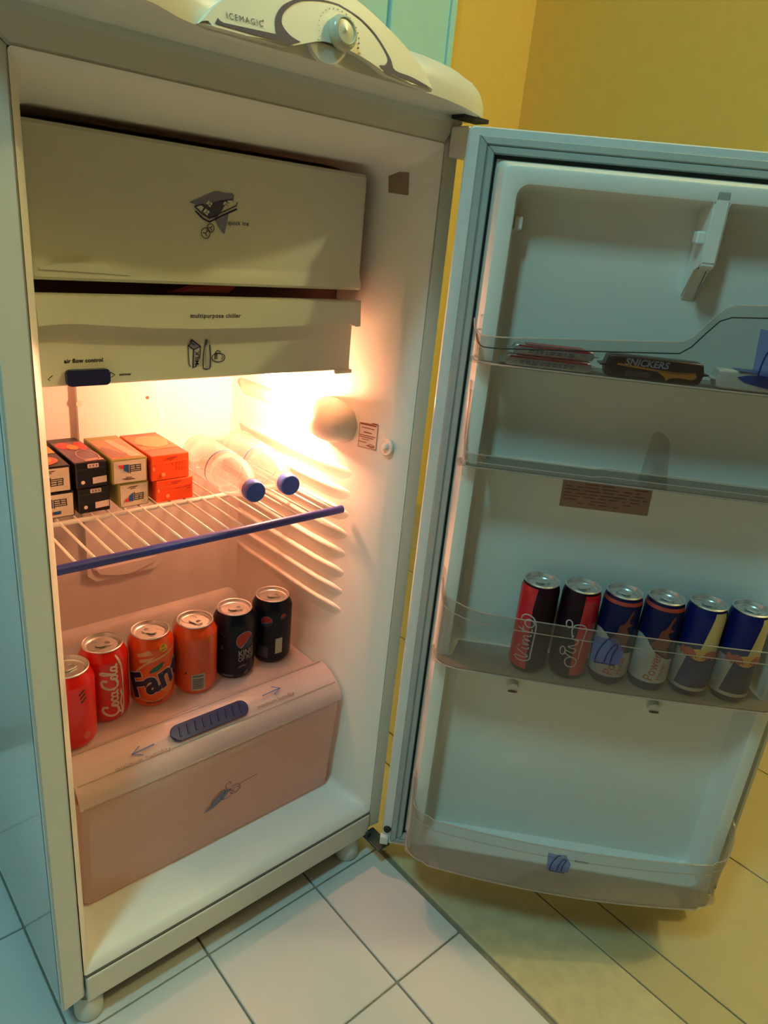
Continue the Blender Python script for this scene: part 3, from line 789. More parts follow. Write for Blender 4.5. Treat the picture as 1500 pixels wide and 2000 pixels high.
# clear bins
def binmesh(u0, u1, z0, zt, offf, bow=0.0, r=.030, offb=.030, lip=.013, flare=.004, th=.0018, floor=True):
    P = []
    def front(u): return offf + bow * (1 - ((u - (u0 + u1) / 2) / ((u1 - u0) / 2)) ** 2)
    for k in range(4): P.append((u0, offb + (front(u0) - r - offb) * k / 3))
    for k in range(1, 8):
        a = PI * k / 16; P.append((u0 + r * (1 - math.cos(a)), front(u0) - r + r * math.sin(a)))
    n = 36
    for k in range(n + 1):
        u = u0 + r + (u1 - u0 - 2 * r) * k / n; P.append((u, front(u)))
    for k in range(7, 0, -1):
        a = PI * k / 16; P.append((u1 - r * (1 - math.cos(a)), front(u1) - r + r * math.sin(a)))
    for k in range(3, -1, -1): P.append((u1, offb + (front(u1) - r - offb) * k / 3))
    c = Vector(((u0 + u1) / 2, offb))
    def push(p, d):
        v = Vector(p) - c; v.x = v.x / (u1 - u0) * 2; v.y = v.y / (offf - offb)
        # outward direction of a rounded box
        ax = abs(v.x) ** 8; ay = max(0, v.y) ** 8; s = (ax + ay) or 1
        return (p[0] + math.copysign(d * ax / s, v.x), p[1] + d * ay / s)
    rows = []
    for kind in range(6):
        row = []
        for p in P:
            top = zt(*p)
            if kind == 0: q = push(p, -.006); z = z0
            elif kind == 1: q = push(p, -.0015); z = z0 + .0015
            elif kind == 2: q = p; z = z0 + .006
            elif kind == 3: q = push(p, .0012); z = max(z0 + .007, top - lip)
            elif kind == 4: q = push(p, .0012 + flare); z = max(z0 + .009, top - lip + .0015)
            else: q = push(p, .0018 + flare); z = max(z0 + .012, top)
            row.append((q[0], -q[1], z))
        rows.append(row)
    bm = loft(rows, False)
    bmesh.ops.recalc_face_normals(bm, faces=bm.faces)
    bmesh.ops.solidify(bm, geom=bm.faces[:], thickness=th)
    rims = {k: [Vector(p) for p in rows[k]] for k in (1, 3, 5)}
    return bm, rims
def sst(a, b, x):
    t = max(0, min(1, (x - a) / (b - a))); return t * t * (3 - 2 * t)
def bin_floor(u0, u1, z0, offf, bow, r):
    def fr(u):
        c = offf + bow * (1 - ((u - (u0 + u1) / 2) / ((u1 - u0) / 2)) ** 2) - .006
        d = min(u - u0, u1 - u)
        if d < r: c -= r - math.sqrt(max(0, r * r - (r - d) ** 2))
        return c
    us = [u0 + .005 + (u1 - u0 - .010) * k / 48 for k in range(49)]
    bk = [.007 if .068 < u < .474 else .0515 for u in us]
    L = [[(u, -b, z) for u, b in zip(us, bk)] for z in (z0 - .0010, z0 + .0012)]
    Fn = [[(u, -max(fr(u), .053), z) for u in us] for z in (z0 - .0010, z0 + .0012)]
    bm = loft([L[0], L[1], Fn[1], Fn[0], L[0]], False)
    bmesh.ops.remove_doubles(bm, verts=bm.verts, dist=1e-6)
    obj('bin_floor', bm, BINF, door)
def bin_rims(rims, crease):
    obj('bin_crease', tube(rims[3], .00075, 6), crease, door, smooth='all')
    obj('bin_rim', tube(rims[5], .0008, 6), RIML, door, smooth='all')
    obj('bin_foot_edge', tube(rims[1], .0010, 6), RIML, door, smooth='all')
def zt1(u, o):
    f = .895 + (u - .06) * .085 + .040 * sst(.258, .302, u) + .010
    return max(f, .918 - .0) if o < .05 and u < .06 else f + (.010 * sst(.07, .05, o))
bmx, rims = binmesh(.036, .505, .8720, zt1, .0780, .004)
bin_floor(.036, .505, .8720, .0780, .004, .030)
b1 = obj('door_bin', bmx, BINP, door, smooth=True)
bin_rims(rims, RIMD)
def zt2(u, o):
    if u < .2: return .762 + .082 * sst(.066, .048, o)
    return .764 + .035 * sst(.066, .048, o)
bmx, rims = binmesh(.0385, .505, .7430, zt2, .0680, .002, r=.012, lip=.010, flare=.0005)
bin_floor(.0385, .505, .7430, .0680, .002, .012)
b2 = obj('door_bin', bmx, BINP, door, smooth=True)
bin_rims(rims, RIML)
bm = prism([(.2610, .7440), (.2875, .7440), (.2790, .8010), (.2755, .8080), (.2690, .8090), (.2650, .8030)], 'y', -.066, -.034)
obj('bin_divider', bm, BINP, door, smooth=True)
def zt3(u, o): return .557 + .022 * sst(.075, .045, o) + .010 * sst(.10, .036, u)
bmx, rims = binmesh(.0375, .505, .4630, zt3, .0830, .008, r=.030, lip=.018, flare=.0015)
bin_floor(.0375, .505, .4630, .0830, .008, .030)
b3 = obj('door_bin', bmx, BINP, door, smooth=True)
bin_rims(rims, RIML)
def zt4(u, o): return .207 + .038 * sst(.075, .045, o)
bmx, rims = binmesh(.0365, .505, .1130, zt4, .0850, .020, r=.034, lip=.020, flare=.0015)
bin_floor(.0365, .505, .1130, .0850, .020, .034)
b4 = obj('door_bin', bmx, BINP4, door, smooth=True)
bin_rims(rims, RIML)
BWASH = clearmat('blue_print_wash', (.45, .50, .85), .55, .3, (.25, .28, .60), .1, .3)
PBLUE = pmat('blue_print_line', (.006, .01, .12), .5)
def bottle_icon(cu, cz, off, s=1.0):
    bm = B(); fill(bm, [(cu - .020 * s, cz + .022 * s), (cu - .004 * s, cz + .020 * s), (cu + .012 * s, cz + .022 * s), (cu + .024 * s, cz + .002 * s), (cu + .022 * s, cz - .018 * s), (cu - .002 * s, cz - .020 * s), (cu - .017 * s, cz - .016 * s)]); lay('bin_emblem_wash', bm, dm(off), BWASH, door)
    bm = B(); w = .0016
    stroke(bm, [(cu - .012 * s, cz - .018 * s), (cu - .010 * s, cz + .000 * s), (cu - .002 * s, cz + .018 * s), (cu + .003 * s, cz + .019 * s)], w, sm=4); stroke(bm, [(cu - .012 * s, cz - .018 * s), (cu + .016 * s, cz - .019 * s)], w)
    stroke(bm, [(cu + .001 * s, cz - .016 * s), (cu + .003 * s, cz - .002 * s), (cu + .009 * s, cz + .012 * s), (cu + .014 * s, cz + .010 * s), (cu + .010 * s, cz - .002 * s), (cu + .009 * s, cz - .016 * s)], w, sm=4)
    lay('bin_emblem', bm, dm(off + .0012), PBLUE, door)
bottle_icon(.2540, .5290, .0935, .95)
bottle_icon(.2540, .1790, .1075, .80)
bottle_icon(.3620, .9170, .0840, 1.25)
bm = B(); letters(bm, 'bottles', .007, .277, .1870, 0); lay('lettering', bm, dm(.1078), PBLUE, door)
obj('corner_screw', lathe([(.0001, 0), (.0065, 0), (.0055, .003), (.0001, .0032)], 14), DARK, door).matrix_local = Matrix.Translation((.0022, -.001, .0850)) @ Matrix.Rotation(PI / 2, 4, 'X')
obj('corner_screw', lathe([(.0001, 0), (.0045, 0), (.004, .003), (.0001, .0032)], 14), DARK, door).matrix_local = Matrix.Translation((.5340, -.001, .0780)) @ Matrix.Rotation(PI / 2, 4, 'X')
obj('hinge_cap', box(-.008, .006, -.007, .004, .0560, .0720, bev=.002), CAPM, door)

# ================================================================== CANS
REG = [(.0001, .006), (.020, .004), (.0240, .0005), (.0265, .0005), (.0308, .0060), (.0326, .0100), (.0329, .013), (.0329, .098), (.0320, .1020), (.0282, .1095), (.0270, .1125), (.0262, .1140)]
SLIM = [(.0001, .006), (.016, .004), (.0190, .0005), (.0208, .0005), (.0238, .0055), (.0250, .0090), (.0252, .012), (.0252, .118), (.0248, .1215), (.0236, .1260), (.0230, .1280), (.0226, .1295)]
def ringtab(bm, L, w, z, th, ang, off):
    o_, i_ = [], []
    for k in range(20):
        a = 2 * PI * k / 20
        cx = math.copysign(L / 2 - w / 2, math.cos(a))
        o_.append((cx + w / 2 * math.cos(a), w / 2 * math.sin(a)))
    R = Matrix.Rotation(ang, 2)
    top = [bm.verts.new((*(R @ (Vector(p) + Vector((off, 0)))), z + th)) for p in o_]; bot = [bm.verts.new((*(R @ (Vector(p) + Vector((off, 0)))), z)) for p in o_]
    hole = []
    for k in range(20):
        a = 2 * PI * k / 20; hole.append((L * .22 + L * .15 * math.cos(a), w * .30 * math.sin(a)))
    ht = [bm.verts.new((*(R @ (Vector(p) + Vector((off, 0)))), z + th)) for p in hole]; hb = [bm.verts.new((*(R @ (Vector(p) + Vector((off, 0)))), z)) for p in hole]
    for k in range(20):
        j = (k + 1) % 20
        bm.faces.new((top[k], top[j], ht[j], ht[k])); bm.faces.new((bot[j], bot[k], hb[k], hb[j]))
        bm.faces.new((bot[k], bot[j], top[j], top[k])); bm.faces.new((hb[j], hb[k], ht[k], ht[j]))
def radius(prof, h):
    for (ra, ha), (rb, hb) in zip(prof[3:], prof[4:]):
        if h <= hb: return ra + (rb - ra) * max(0, (h - ha)) / max(1e-6, hb - ha)
    return prof[-1][0]
def make_can(label, loc, prof, mat, tabang, group, name='drink_can', twist=0.0):
    d = CAMP - Vector(loc)
    rot = math.atan2(d.y, d.x) + PI / 2 + twist
    t = thing(name, label, 'can', loc, rot, group)
    obj('body', lathe(prof, 48), mat, t, smooth=True)
    R, H = prof[-1]
    lid = lathe([(R, H), (R + .0012, H + .0008), (R + .0014, H + .0020), (R + .0004, H + .0028), (R - .0010, H + .0022), (R - .0022, H - .0030), (R - .0040, H - .0042), (R - .0052, H - .0036), (R - .0060, H - .0022), (.0001, H - .0022)], 48)
    l = obj('lid', lid, ALU, t, smooth=True)
    bm = B(); ringtab(bm, R * .86, R * .52, H - .0008, .0012, tabang, R * .06); obj('pull_tab', bm, ALU, t)
    bm = B(); pts = [(R * .55 * math.cos(a) * 1.0, R * .42 * math.sin(a)) for a in [2 * PI * k / 24 for k in range(24)]]
    Rm = Matrix.Rotation(tabang, 2); pts = [tuple(Rm @ (Vector(p) + Vector((-R * .40, 0)))) for p in pts]
    stroke(bm, pts, .0006, True); lay('score_line', bm, lambda a, b, c: (a, b, H - .0019), GREYINK, t)
    rr = prof[7][0]
    def fm(e):
        def m(s, h, c):
            a = s / rr; q = radius(prof, h) + e
            return (q * math.sin(a), -q * math.cos(a), h)
        return m
    t_map = fm
    return t, t_map
def art(t, fm, name, bm, mat, e=.0003, cy=.006):
    return lay(name, bm, fm(e), mat, t, cx=.0035, cy=cy)

ZL = .3180
SC = 'soft drink cans on the crisper cover'
# red cola can half hidden by the frame, then the one whose script faces out
def script_cola(bm, ox, oy, s, w):
    """flowing cola script, running upwards along the can: t along, v across"""
    def m(pts): return [(ox - v * s, oy + t * s) for t, v in pts]
    def bigC(x):
        stroke(bm, m(smooth_pts([(x + 1.9, 1.55), (x + 2.15, 2.05), (x + 1.75, 2.35), (x + 1.0, 2.05), (x + .45, 1.2), (x + .55, .25), (x + 1.25, -.05), (x + 2.0, .30), (x + 2.35, .75)], 5)), w * 1.25)
    def oo(x): stroke(bm, m(ell(x + .42, .48, .36, .50, 16, -.25)), w, True)
    def cc_(x): stroke(bm, m(smooth_pts([(x + .78, .82), (x + .45, 1.0), (x + .12, .55), (x + .32, .02), (x + .85, .20)], 5)), w)
    def aa(x):
        stroke(bm, m(ell(x + .38, .48, .34, .48, 16, -.25)), w, True); stroke(bm, m(smooth_pts([(x + .80, 1.0), (x + .74, .3), (x + .92, 0), (x + 1.15, .2)], 4)), w)
    bigC(0); oo(1.95); cc_(2.85); aa(3.7); stroke(bm, m([(4.85, .55), (5.15, .62)]), w)
    bigC(4.75); oo(6.75)
    stroke(bm, m(smooth_pts([(7.6, .2), (8.05, 1.3), (8.35, 2.25), (8.10, 2.45), (7.85, 1.8), (7.75, .6), (7.95, 0), (8.25, .2)], 5)), w)
    aa(8.3)
    stroke(bm, m(smooth_pts([(.95, -.12), (.55, -.45), (1.1, -.62), (2.2, -.42), (3.1, -.55), (3.5, -.70), (4.2, -.52), (4.6, -.62)], 5)), w * .9)
t, fm = make_can('red cola can half hidden behind the left front frame', (.0605, .1752, ZL), REG, COKE, .5, SC)
bm = B(); fill(bm, [(-.022, .012), (-.010, .014), (-.004, .030), (-.003, .050), (-.007, .060), (-.012, .052), (-.016, .035), (-.024, .02)]); art(t, fm, 'white_wave', bm, CANWHITE)
bm = B()
for k in range(3): stroke(bm, [(.012 + k * .001, .088 - k * .006), (.019 + k * .0015, .094 - k * .006)], .0022)
art(t, fm, 'dark_mark', bm, BLACKINK)
bm = B(); fill(bm, ell(.020, .022, .005, .006)); fill(bm, ell(-.004, .010, .003, .005)); art(t, fm, 'white_bubble', bm, pmat('pink_bubble_ink', (.60, .12, .09), .4))
t, fm = make_can('red cola can with white flowing script, left of the orange cans', (.1195, .2070, ZL), REG, COKE, .15, SC, twist=.0)
bm = B(); script_cola(bm, .0175, .0105, .0092, .0028); art(t, fm, 'script_lettering', bm, CANWHITE, e=.0004)
bm = B(); fill(bm, smooth_pts([(.0175, .1080), (.0205, .1080), (.0255, .0920), (.0275, .070), (.0272, .045), (.0270, .020), (.0240, .0080), (.0210, .0080), (.0248, .024), (.0258, .045), (.0256, .068), (.0230, .090)], 4)); art(t, fm, 'white_ribbon', bm, CANWHITE)
bm = B()
for k in range(3): stroke(bm, [(-.027, .089 - k * .005), (-.016, .0905 - k * .005)], .0030)
art(t, fm, 'dark_mark', bm, BLACKINK)
# orange soda
t, fm = make_can('orange soda can with big dark letters under a green leaf', (.1885, .2050, ZL), REG, FANTA, 2.6, SC)
bm = B(); fill(bm, ell(.012, .046, .030, .030, 30, .5)); art(t, fm, 'orange_disc', bm, pmat('deep_orange_ink', (.80, .11, .01), .35))
bm = B(); fill(bm, ell(.024, .040, .014, .018, 26, .3)); art(t, fm, 'orange_slice', bm, ORANGEINK, e=.0004)
bm = B()
stroke(bm, smooth_pts([(-.022, .064), (-.006, .079), (.012, .086), (.028, .090), (.040, .094)], 5), .0030)
stroke(bm, smooth_pts([(-.016, .018), (.004, .0135), (.022, .020), (.032, .030)], 5), .0016)
fill(bm, [(-.020, .0935), (-.002, .1005), (.003, .0930), (-.018, .0890)]); fill(bm, [(-.017, .0850), (.006, .0890), (-.002, .0825), (-.016, .0790)])
art(t, fm, 'pale_swirl', bm, pmat('peach_can_ink', (.72, .40, .22), .4), e=.0005)
def fanta(bm, grow):
    letters(bm, 'Fanta', .0540, -.0275, .0190, .34, bold=grow, sx=.90, shear=.1)
bm = B(); fanta(bm, .0034); art(t, fm, 'letter_outline', bm, CANWHITE, e=.0007)
bm = B(); fanta(bm, .0019); art(t, fm, 'lettering', bm, NAVYINK, e=.0010)
bm = B(); fill(bm, [(-.004, .0625), (.002, .0705), (.012, .0760), (.019, .0770), (.016, .0700), (.008, .0640)]); art(t, fm, 'green_leaf', bm, GREENINK, e=.0007)
bm = B(); fill(bm, ell(.0185, .1000, .0062, .0062, 20)); art(t, fm, 'yellow_badge', bm, YELLOWINK, e=.0006, cy=.003)
bm = B(); letters(bm, '100', .0050, .0140, .1010, .1); stroke(bm, [(.0145, .0980), (.0225, .0985)], .0012); art(t, fm, 'badge_print', bm, GREENINK, e=.0009, cy=.003)
bm = B(); letters(bm, 'ORANGE', .0058, -.0085, .0095, .03, bold=.0001); art(t, fm, 'small_lettering', bm, pmat('dark_brown_can_ink', (.10, .03, .02), .5), e=.0007)
# orange soda seen from the back
t, fm = make_can('orange soda can turned backwards showing its barcode', (.2560, .1980, ZL), REG, FANTA, -.7, SC)
bm = B(); random.seed(5)
for k in range(15):
    s = -.024 + k * .0033; a = .042
    while a < .094:
        w = random.uniform(.004, .016); stroke(bm, [(s, a), (s, min(.095, a + w))], .0007); a += w + .0018
art(t, fm, 'fine_print', bm, pmat('peach_print_ink', (.62, .17, .08), .5), e=.0004)
bm = B(); fill(bm, [(-.0055, .0095), (-.0055, .0385), (.0150, .0395), (.0150, .0100)]); art(t, fm, 'barcode_patch', bm, PALEGREEN, e=.0004)
bm = B()
for k in range(13): stroke(bm, [(-.0035, .0135 + k * .0014), (.0128, .0137 + k * .0014)], .0005 + .0004 * (k % 3 == 0))
stroke(bm, [(-.0035, .0350), (.0125, .0355)], .0024)
art(t, fm, 'barcode', bm, GREYINK, e=.0007)
bm = B(); fill(bm, [(-.0185, .0360), (-.0120, .0400), (-.0125, .0440), (-.0160, .0390)]); art(t, fm, 'dark_mark', bm, BLACKINK, e=.0004)
bm = B(); stroke(bm, [(.023, .094), (.028, .099)], .0018); stroke(bm, [(.024, .091), (.029, .096)], .0014); art(t, fm, 'gold_mark', bm, YELLOWINK, e=.0004)
# blue-black colas
def globe(t, fm, cs, ch, a, rot):
    bm = B(); fill(bm, ell(cs, ch, a, a * 1.02, 26)); art(t, fm, 'globe', bm, DIMWHITE, e=.0004)
    bm = B(); fill(bm, [p for p in ell(cs, ch, a * .92, a * .94, 26, rot, -12, 192)]); art(t, fm, 'globe_red', bm, DKRED, e=.0007)
    bm = B(); fill(bm, [p for p in ell(cs, ch, a * 1.02, a * 1.04, 26, rot, 200, 345)]); art(t, fm, 'globe_blue', bm, DIMBLUE, e=.0007)
t, fm = make_can('blue-black cola can with pale block letters under a large red badge', (.3250, .2000, ZL), REG, PEPSI, .1, SC)
globe(t, fm, .0185, .0720, .0150, .75)
bm = B(); letters(bm, 'KING', .0150, .0075, .0440, .05, bold=.00035, sx=.8); letters(bm, 'OF POP', .0115, .0075, .0345, .05, bold=.00025, sx=.75); art(t, fm, 'lettering', bm, DIMWHITE, e=.0005)
bm = B(); stroke(bm, [(-.0230, .0860), (-.0130, .0790)], .0010); fill(bm, [(-.021, .058), (-.017, .055), (-.0165, .060), (-.019, .064)]); stroke(bm, smooth_pts([(.008, .0235), (.014, .0265), (.021, .0250)], 3), .0030); fill(bm, [(-.018, .0075), (.000, .0068), (.000, .0115), (-.018, .0125)]); fill(bm, [(.018, .0085), (.024, .012), (.024, .017), (.018, .013)]); art(t, fm, 'grey_print', bm, GREYINK, e=.0005)
bm = B(); fill(bm, ell(-.0285, .0935, .0020, .0030)); art(t, fm, 'pink_dot', bm, DKRED, e=.0005)
t, fm = make_can('blue-black cola can farthest right, showing a pale label strip', (.3990, .2050, ZL), REG, PEPSI, .1, SC)
globe(t, fm, -.0075, .0820, .0095, .2); globe(t, fm, .0200, .0895, .0050, .3)
bm = B(); fill(bm, [(.0080, .0215), (.0080, .0500), (.0200, .0510), (.0200, .0225)]); art(t, fm, 'pale_strip', bm, PALEGREEN, e=.0005)
bm = B(); fill(bm, [(-.021, .016), (-.021, .036), (-.0035, .034), (-.0035, .014)]); art(t, fm, 'grey_print', bm, pmat('dim_grey_ink', (.035, .04, .045), .5), e=.0005)

# cans in the door bin
DC = 'slim cans in the clear door bin'
def door_can(k, label, mat, tab, twist=0.0):
    p = DW(.1650 + .0540 * k, .0500, .4660)
    return make_can(label, p, SLIM, mat, tab, DC, twist=twist)
SCRIPT = pmat('pale_script_ink', (.55, .46, .44), .4)
t, fm = door_can(0, 'crimson and purple slim can with a script word, leftmost in the door bin', VIMDARK, .3)
bm = B(); fill(bm, [(-.034, .008), (-.034, .1270), (-.0020, .1270), (-.0045, .10), (-.0030, .06), (.0000, .008)]); art(t, fm, 'red_half', bm, VIMRED)
bm = B()
def vert(P, ox, oy, s): return [(ox - v * s, oy + q * s) for q, v in P]
w = .0016; ox, oy, s = .0005, .0225, .0105
for P in ([(.2, 1.75), (.3, .6), (.55, .05), (1.0, 1.1), (1.2, 1.7)], [(1.55, 1.0), (1.6, .2), (1.9, .1)], [(2.1, 1.0), (2.2, .15), (2.4, .9), (2.7, .9), (2.8, .1), (3.0, .9), (3.3, .9), (3.45, .1), (3.7, .2)], [(4.1, 2.0), (4.0, .6), (4.2, .05), (4.5, .2)], [(3.75, 1.2), (4.6, 1.25)]):
    stroke(bm, vert(smooth_pts(P, 4), ox, oy, s), w * .9)
stroke(bm, vert(ell(5.2, .55, .55, .6, 16), ox, oy, s), w, True); stroke(bm, vert(ell(1.68, 1.45, .10, .10, 8), ox, oy, s), w * .6, True)
stroke(bm, vert(smooth_pts([(0.0, 1.9), (-.3, 1.0), (.1, -.15), (1.2, -.25), (3.2, -.3), (5.0, -.30), (6.1, .2), (6.3, 1.1), (5.8, 1.7), (5.2, 1.7)], 5), ox, oy, s), w * 1.1)
art(t, fm, 'script_lettering', bm, SCRIPT, e=.0006)
t, fm = door_can(1, 'purple and crimson slim can with an Arabic script word, second from the left', VIMDARK, .8)
bm = B(); fill(bm, [(.0060, .008), (.0045, .06), (.0065, .10), (.0070, .1270), (.036, .1270), (.036, .008)]); art(t, fm, 'red_half', bm, VIMRED)
bm = B(); ox, oy, s = .0105, .0200, .0100
stroke(bm, vert(ell(.9, .6, .75, .75, 18), ox, oy, s), w, True); stroke(bm, vert(smooth_pts([(1.6, .4), (2.0, 1.4), (2.5, 1.5), (2.3, .5), (2.9, .3), (3.1, 1.3), (3.6, .4), (4.2, .2), (4.4, 1.0), (4.9, .9)], 5), ox, oy, s), w)
stroke(bm, vert(smooth_pts([(4.6, 1.0), (5.6, 1.25), (6.4, 1.0), (6.6, .1), (6.0, -.6), (5.0, -.5), (3.0, -.35), (1.4, -.3)], 5), ox, oy, s), w)
stroke(bm, vert(ell(6.4, 1.75, .55, .42, 14), ox, oy, s), w, True); stroke(bm, vert(ell(2.3, 1.9, .6, .35, 14), ox, oy, s), w, True)
art(t, fm, 'script_lettering', bm, SCRIPT, e=.0006)
for k, lab, tab in ((2, 'blue and white slim can behind the blue bottle print on the bin', 2.9), (3, 'blue and white slim can with red upright letters, fourth from the left', -.2)):
    t, fm = door_can(k, lab, PWRBLUE, tab)
    bm = B(); fill(bm, [(-.033, .0145), (-.033, .078), (-.020, .080), (-.010, .076), (.004, .060), (.020, .052), (.034, .050), (.034, .0145)]); art(t, fm, 'white_panel', bm, PWRWHITE, e=.0004)
    bm = B(); stroke(bm, [(-.036, .1235), (.036, .1235)], .0050); art(t, fm, 'red_band', bm, pmat('red_rim_ink', (.42, .05, .03), .4), e=.0006, cy=.002)
    bm = B(); fill(bm, smooth_pts([(-.006, .070), (.002, .080), (.004, .092), (.010, .098), (.016, .114), (.019, .112), (.015, .099), (.021, .094), (.014, .090), (.020, .078), (.017, .066), (.022, .054), (.012, .058), (.006, .064)], 3)); art(t, fm, 'red_figure', bm, pmat('rust_red_ink', (.17, .035, .025), .45), e=.0006)
    bm = B(); letters(bm, 'Power', .0180, .0085, .0170, PI / 2 - .12, bold=.0003, sx=.88); letters(bm, 'Horse', .0100, .0185, .0190, PI / 2 - .12, bold=.0001); art(t, fm, 'lettering', bm, pmat('brick_red_ink', (.40, .10, .06), .4), e=.0006)
for k, lab, tab in ((4, 'blue and silver slim can with a red emblem, second from the right', .2), (5, 'blue and silver slim can with a red emblem, rightmost in the door bin', -.4)):
    t, fm = door_can(k, lab, REDBLUE, tab, twist=-.05 if k == 4 else .22)
    bm = B(); fill(bm, [(.0150, .1270), (.0330, .1270), (.0330, .066), (.0060, .066)]); art(t, fm, 'pale_quarter', bm, SILVERYEL, e=.0004)
    bm = B(); fill(bm, [(-.0330, .066), (-.0060, .066), (-.0150, .014), (-.0330, .014)]); art(t, fm, 'silver_quarter', bm, SILVER, e=.0004)
    bm = B(); stroke(bm, [(-.036, .0135), (.036, .0135)], .0050); art(t, fm, 'silver_band', bm, SILVER, e=.0005)
    bm = B(); fill(bm, ell(.008, .066, .013, .0085, 22)); art(t, fm, 'gold_sun', bm, GOLDINK, e=.0005)
    for sg in (-1, 1):
        bm = B(); c0 = .008
        P = [(.003, .060), (.005, .068), (.009, .072), (.013, .074), (.019, .071), (.024, .073), (.027, .066), (.025, .060), (.021, .063), (.017, .058), (.014, .063), (.009, .059), (.006, .063)]
        fill(bm, [(c0 + sg * a, b) for a, b in P]); art(t, fm, 'red_bull', bm, pmat('bull_red_ink', (.46, .06, .03), .4), e=.0008)

# ================================================================== SWEETS in the top door bin
def bar(label, u0, u1, off, z, w, h, mat, group=None, tilt=0.0):
    p = DW((u0 + u1) / 2, off, z); L = u1 - u0
    t = thing('chocolate_bar', label, 'chocolate bar', p, DANG + tilt, group)
    loops = []
    for x, a, b in ((-L / 2, .92, .05), (-L / 2 + .006, .97, .12), (-L / 2 + .008, .95, .85), (-L / 2 + .012, 1, 1), (0, 1, 1.0), (L / 2 - .012, 1, 1), (L / 2 - .008, .95, .85), (L / 2 - .006, .97, .12), (L / 2, .92, .05)):
        loops.append([(x, q[0], q[1] + h / 2) for q in rrect(-w / 2 * a, w / 2 * a, -h / 2 * b, h / 2 * b, min(h / 2 * b, w / 2 * a) * .28, 3)])
    obj('wrapper', loft(loops, True, True, True), mat, t, smooth=True)
    return t, (lambda a, b, c: (a, -w / 2 - .0005, b)), (lambda a, b, c: (a, b, h + .0005)), L
random.seed(11)
for k, lab in ((0, 'silver and red chocolate bar lying under another in the top door bin'), (1, 'silver and red chocolate bar lying on top of its twin')):
    t, ff_, tf, L = bar(lab, (.064, .072)[k], (.176, .177)[k], (.0630, .0600)[k], .8745 + .0125 * k, .022, .0120, FOIL, 'silver chocolate bars')
    bm = B(); fill(bm, [(-L / 2 + .020, -.0105), (L / 2 - .018, -.0105), (L / 2 - .018, .0105), (-L / 2 + .020, .0105)]); lay('red_top', bm, tf, REDFOIL, t)
    bm = B(); stroke(bm, [(-L / 2 + .012, .0104), (L / 2 - .012, .0104)], .0022); lay('red_edge', bm, ff_, REDFOIL, t)
    bm = B(); a = -L / 2 + .024
    while a < L / 2 - .026:
        q = random.uniform(.003, .008); stroke(bm, [(a, .0062), (a + q, .0062)], .0012); stroke(bm, [(a, .0038), (a + q * .8, .0038)], .0010); a += q + .0015
    lay('fine_print', bm, ff_, GREYINK, t)
t, ff_, tf, L = bar('dark brown chocolate bar with a caramel streak, middle of the top door bin', .178, .300, .0630, .8745, .022, .0250, CHOC)
bm = B(); letters(bm, 'SNICKERS', .0105, -.034, .0150, 0, bold=.0003, shear=.15, sx=1.05); lay('lettering', bm, ff_, pmat('white_blue_ink', (.36, .36, .52), .4), t)
bm = B(); stroke(bm, smooth_pts([(-.042, .0150), (-.010, .0128), (.020, .0115), (.046, .0125)], 4), .0022); fill(bm, smooth_pts([(.000, .0125), (.012, .0060), (.015, .0020), (.019, .0050), (.030, .0065), (.044, .0060), (.046, .0120), (.020, .0125)], 3)); lay('caramel_print', bm, ff_, pmat('caramel_ink', (.52, .20, .04), .4), t)
bm = B(); stroke(bm, [(-.032, .0060), (-.003, .0060)], .0060); lay('small_label', bm, ff_, pmat('plum_ink', (.10, .05, .05), .4), t)
bm = B(); stroke(bm, [(-.031, .0045), (-.029, .0080)], .0010); stroke(bm, [(-.028, .0045), (-.026, .0080), (-.023, .0080)], .0010); stroke(bm, [(-.020, .0075), (-.006, .0080)], .0008); lay('small_print', bm, ff_, FOIL, t)
t, ff_, tf, L = bar('white and blue chocolate bar at the right end of the top bin', .302, .430, .0630, .8745, .022, .0215, WHITEWRAP)
bm = B(); fill(bm, smooth_pts([(-.036, .0150), (-.020, .0185), (.010, .0170), (.046, .0185), (.046, .0060), (.015, .0040), (-.012, .0070), (-.028, .0100)], 3)); lay('blue_band', bm, ff_, BLUEWRAP, t)
bm = B(); fill(bm, [(-.036, -.013), (.046, -.013), (.046, .013), (-.036, .013)]); lay('blue_top', bm, tf, BLUEWRAP, t)

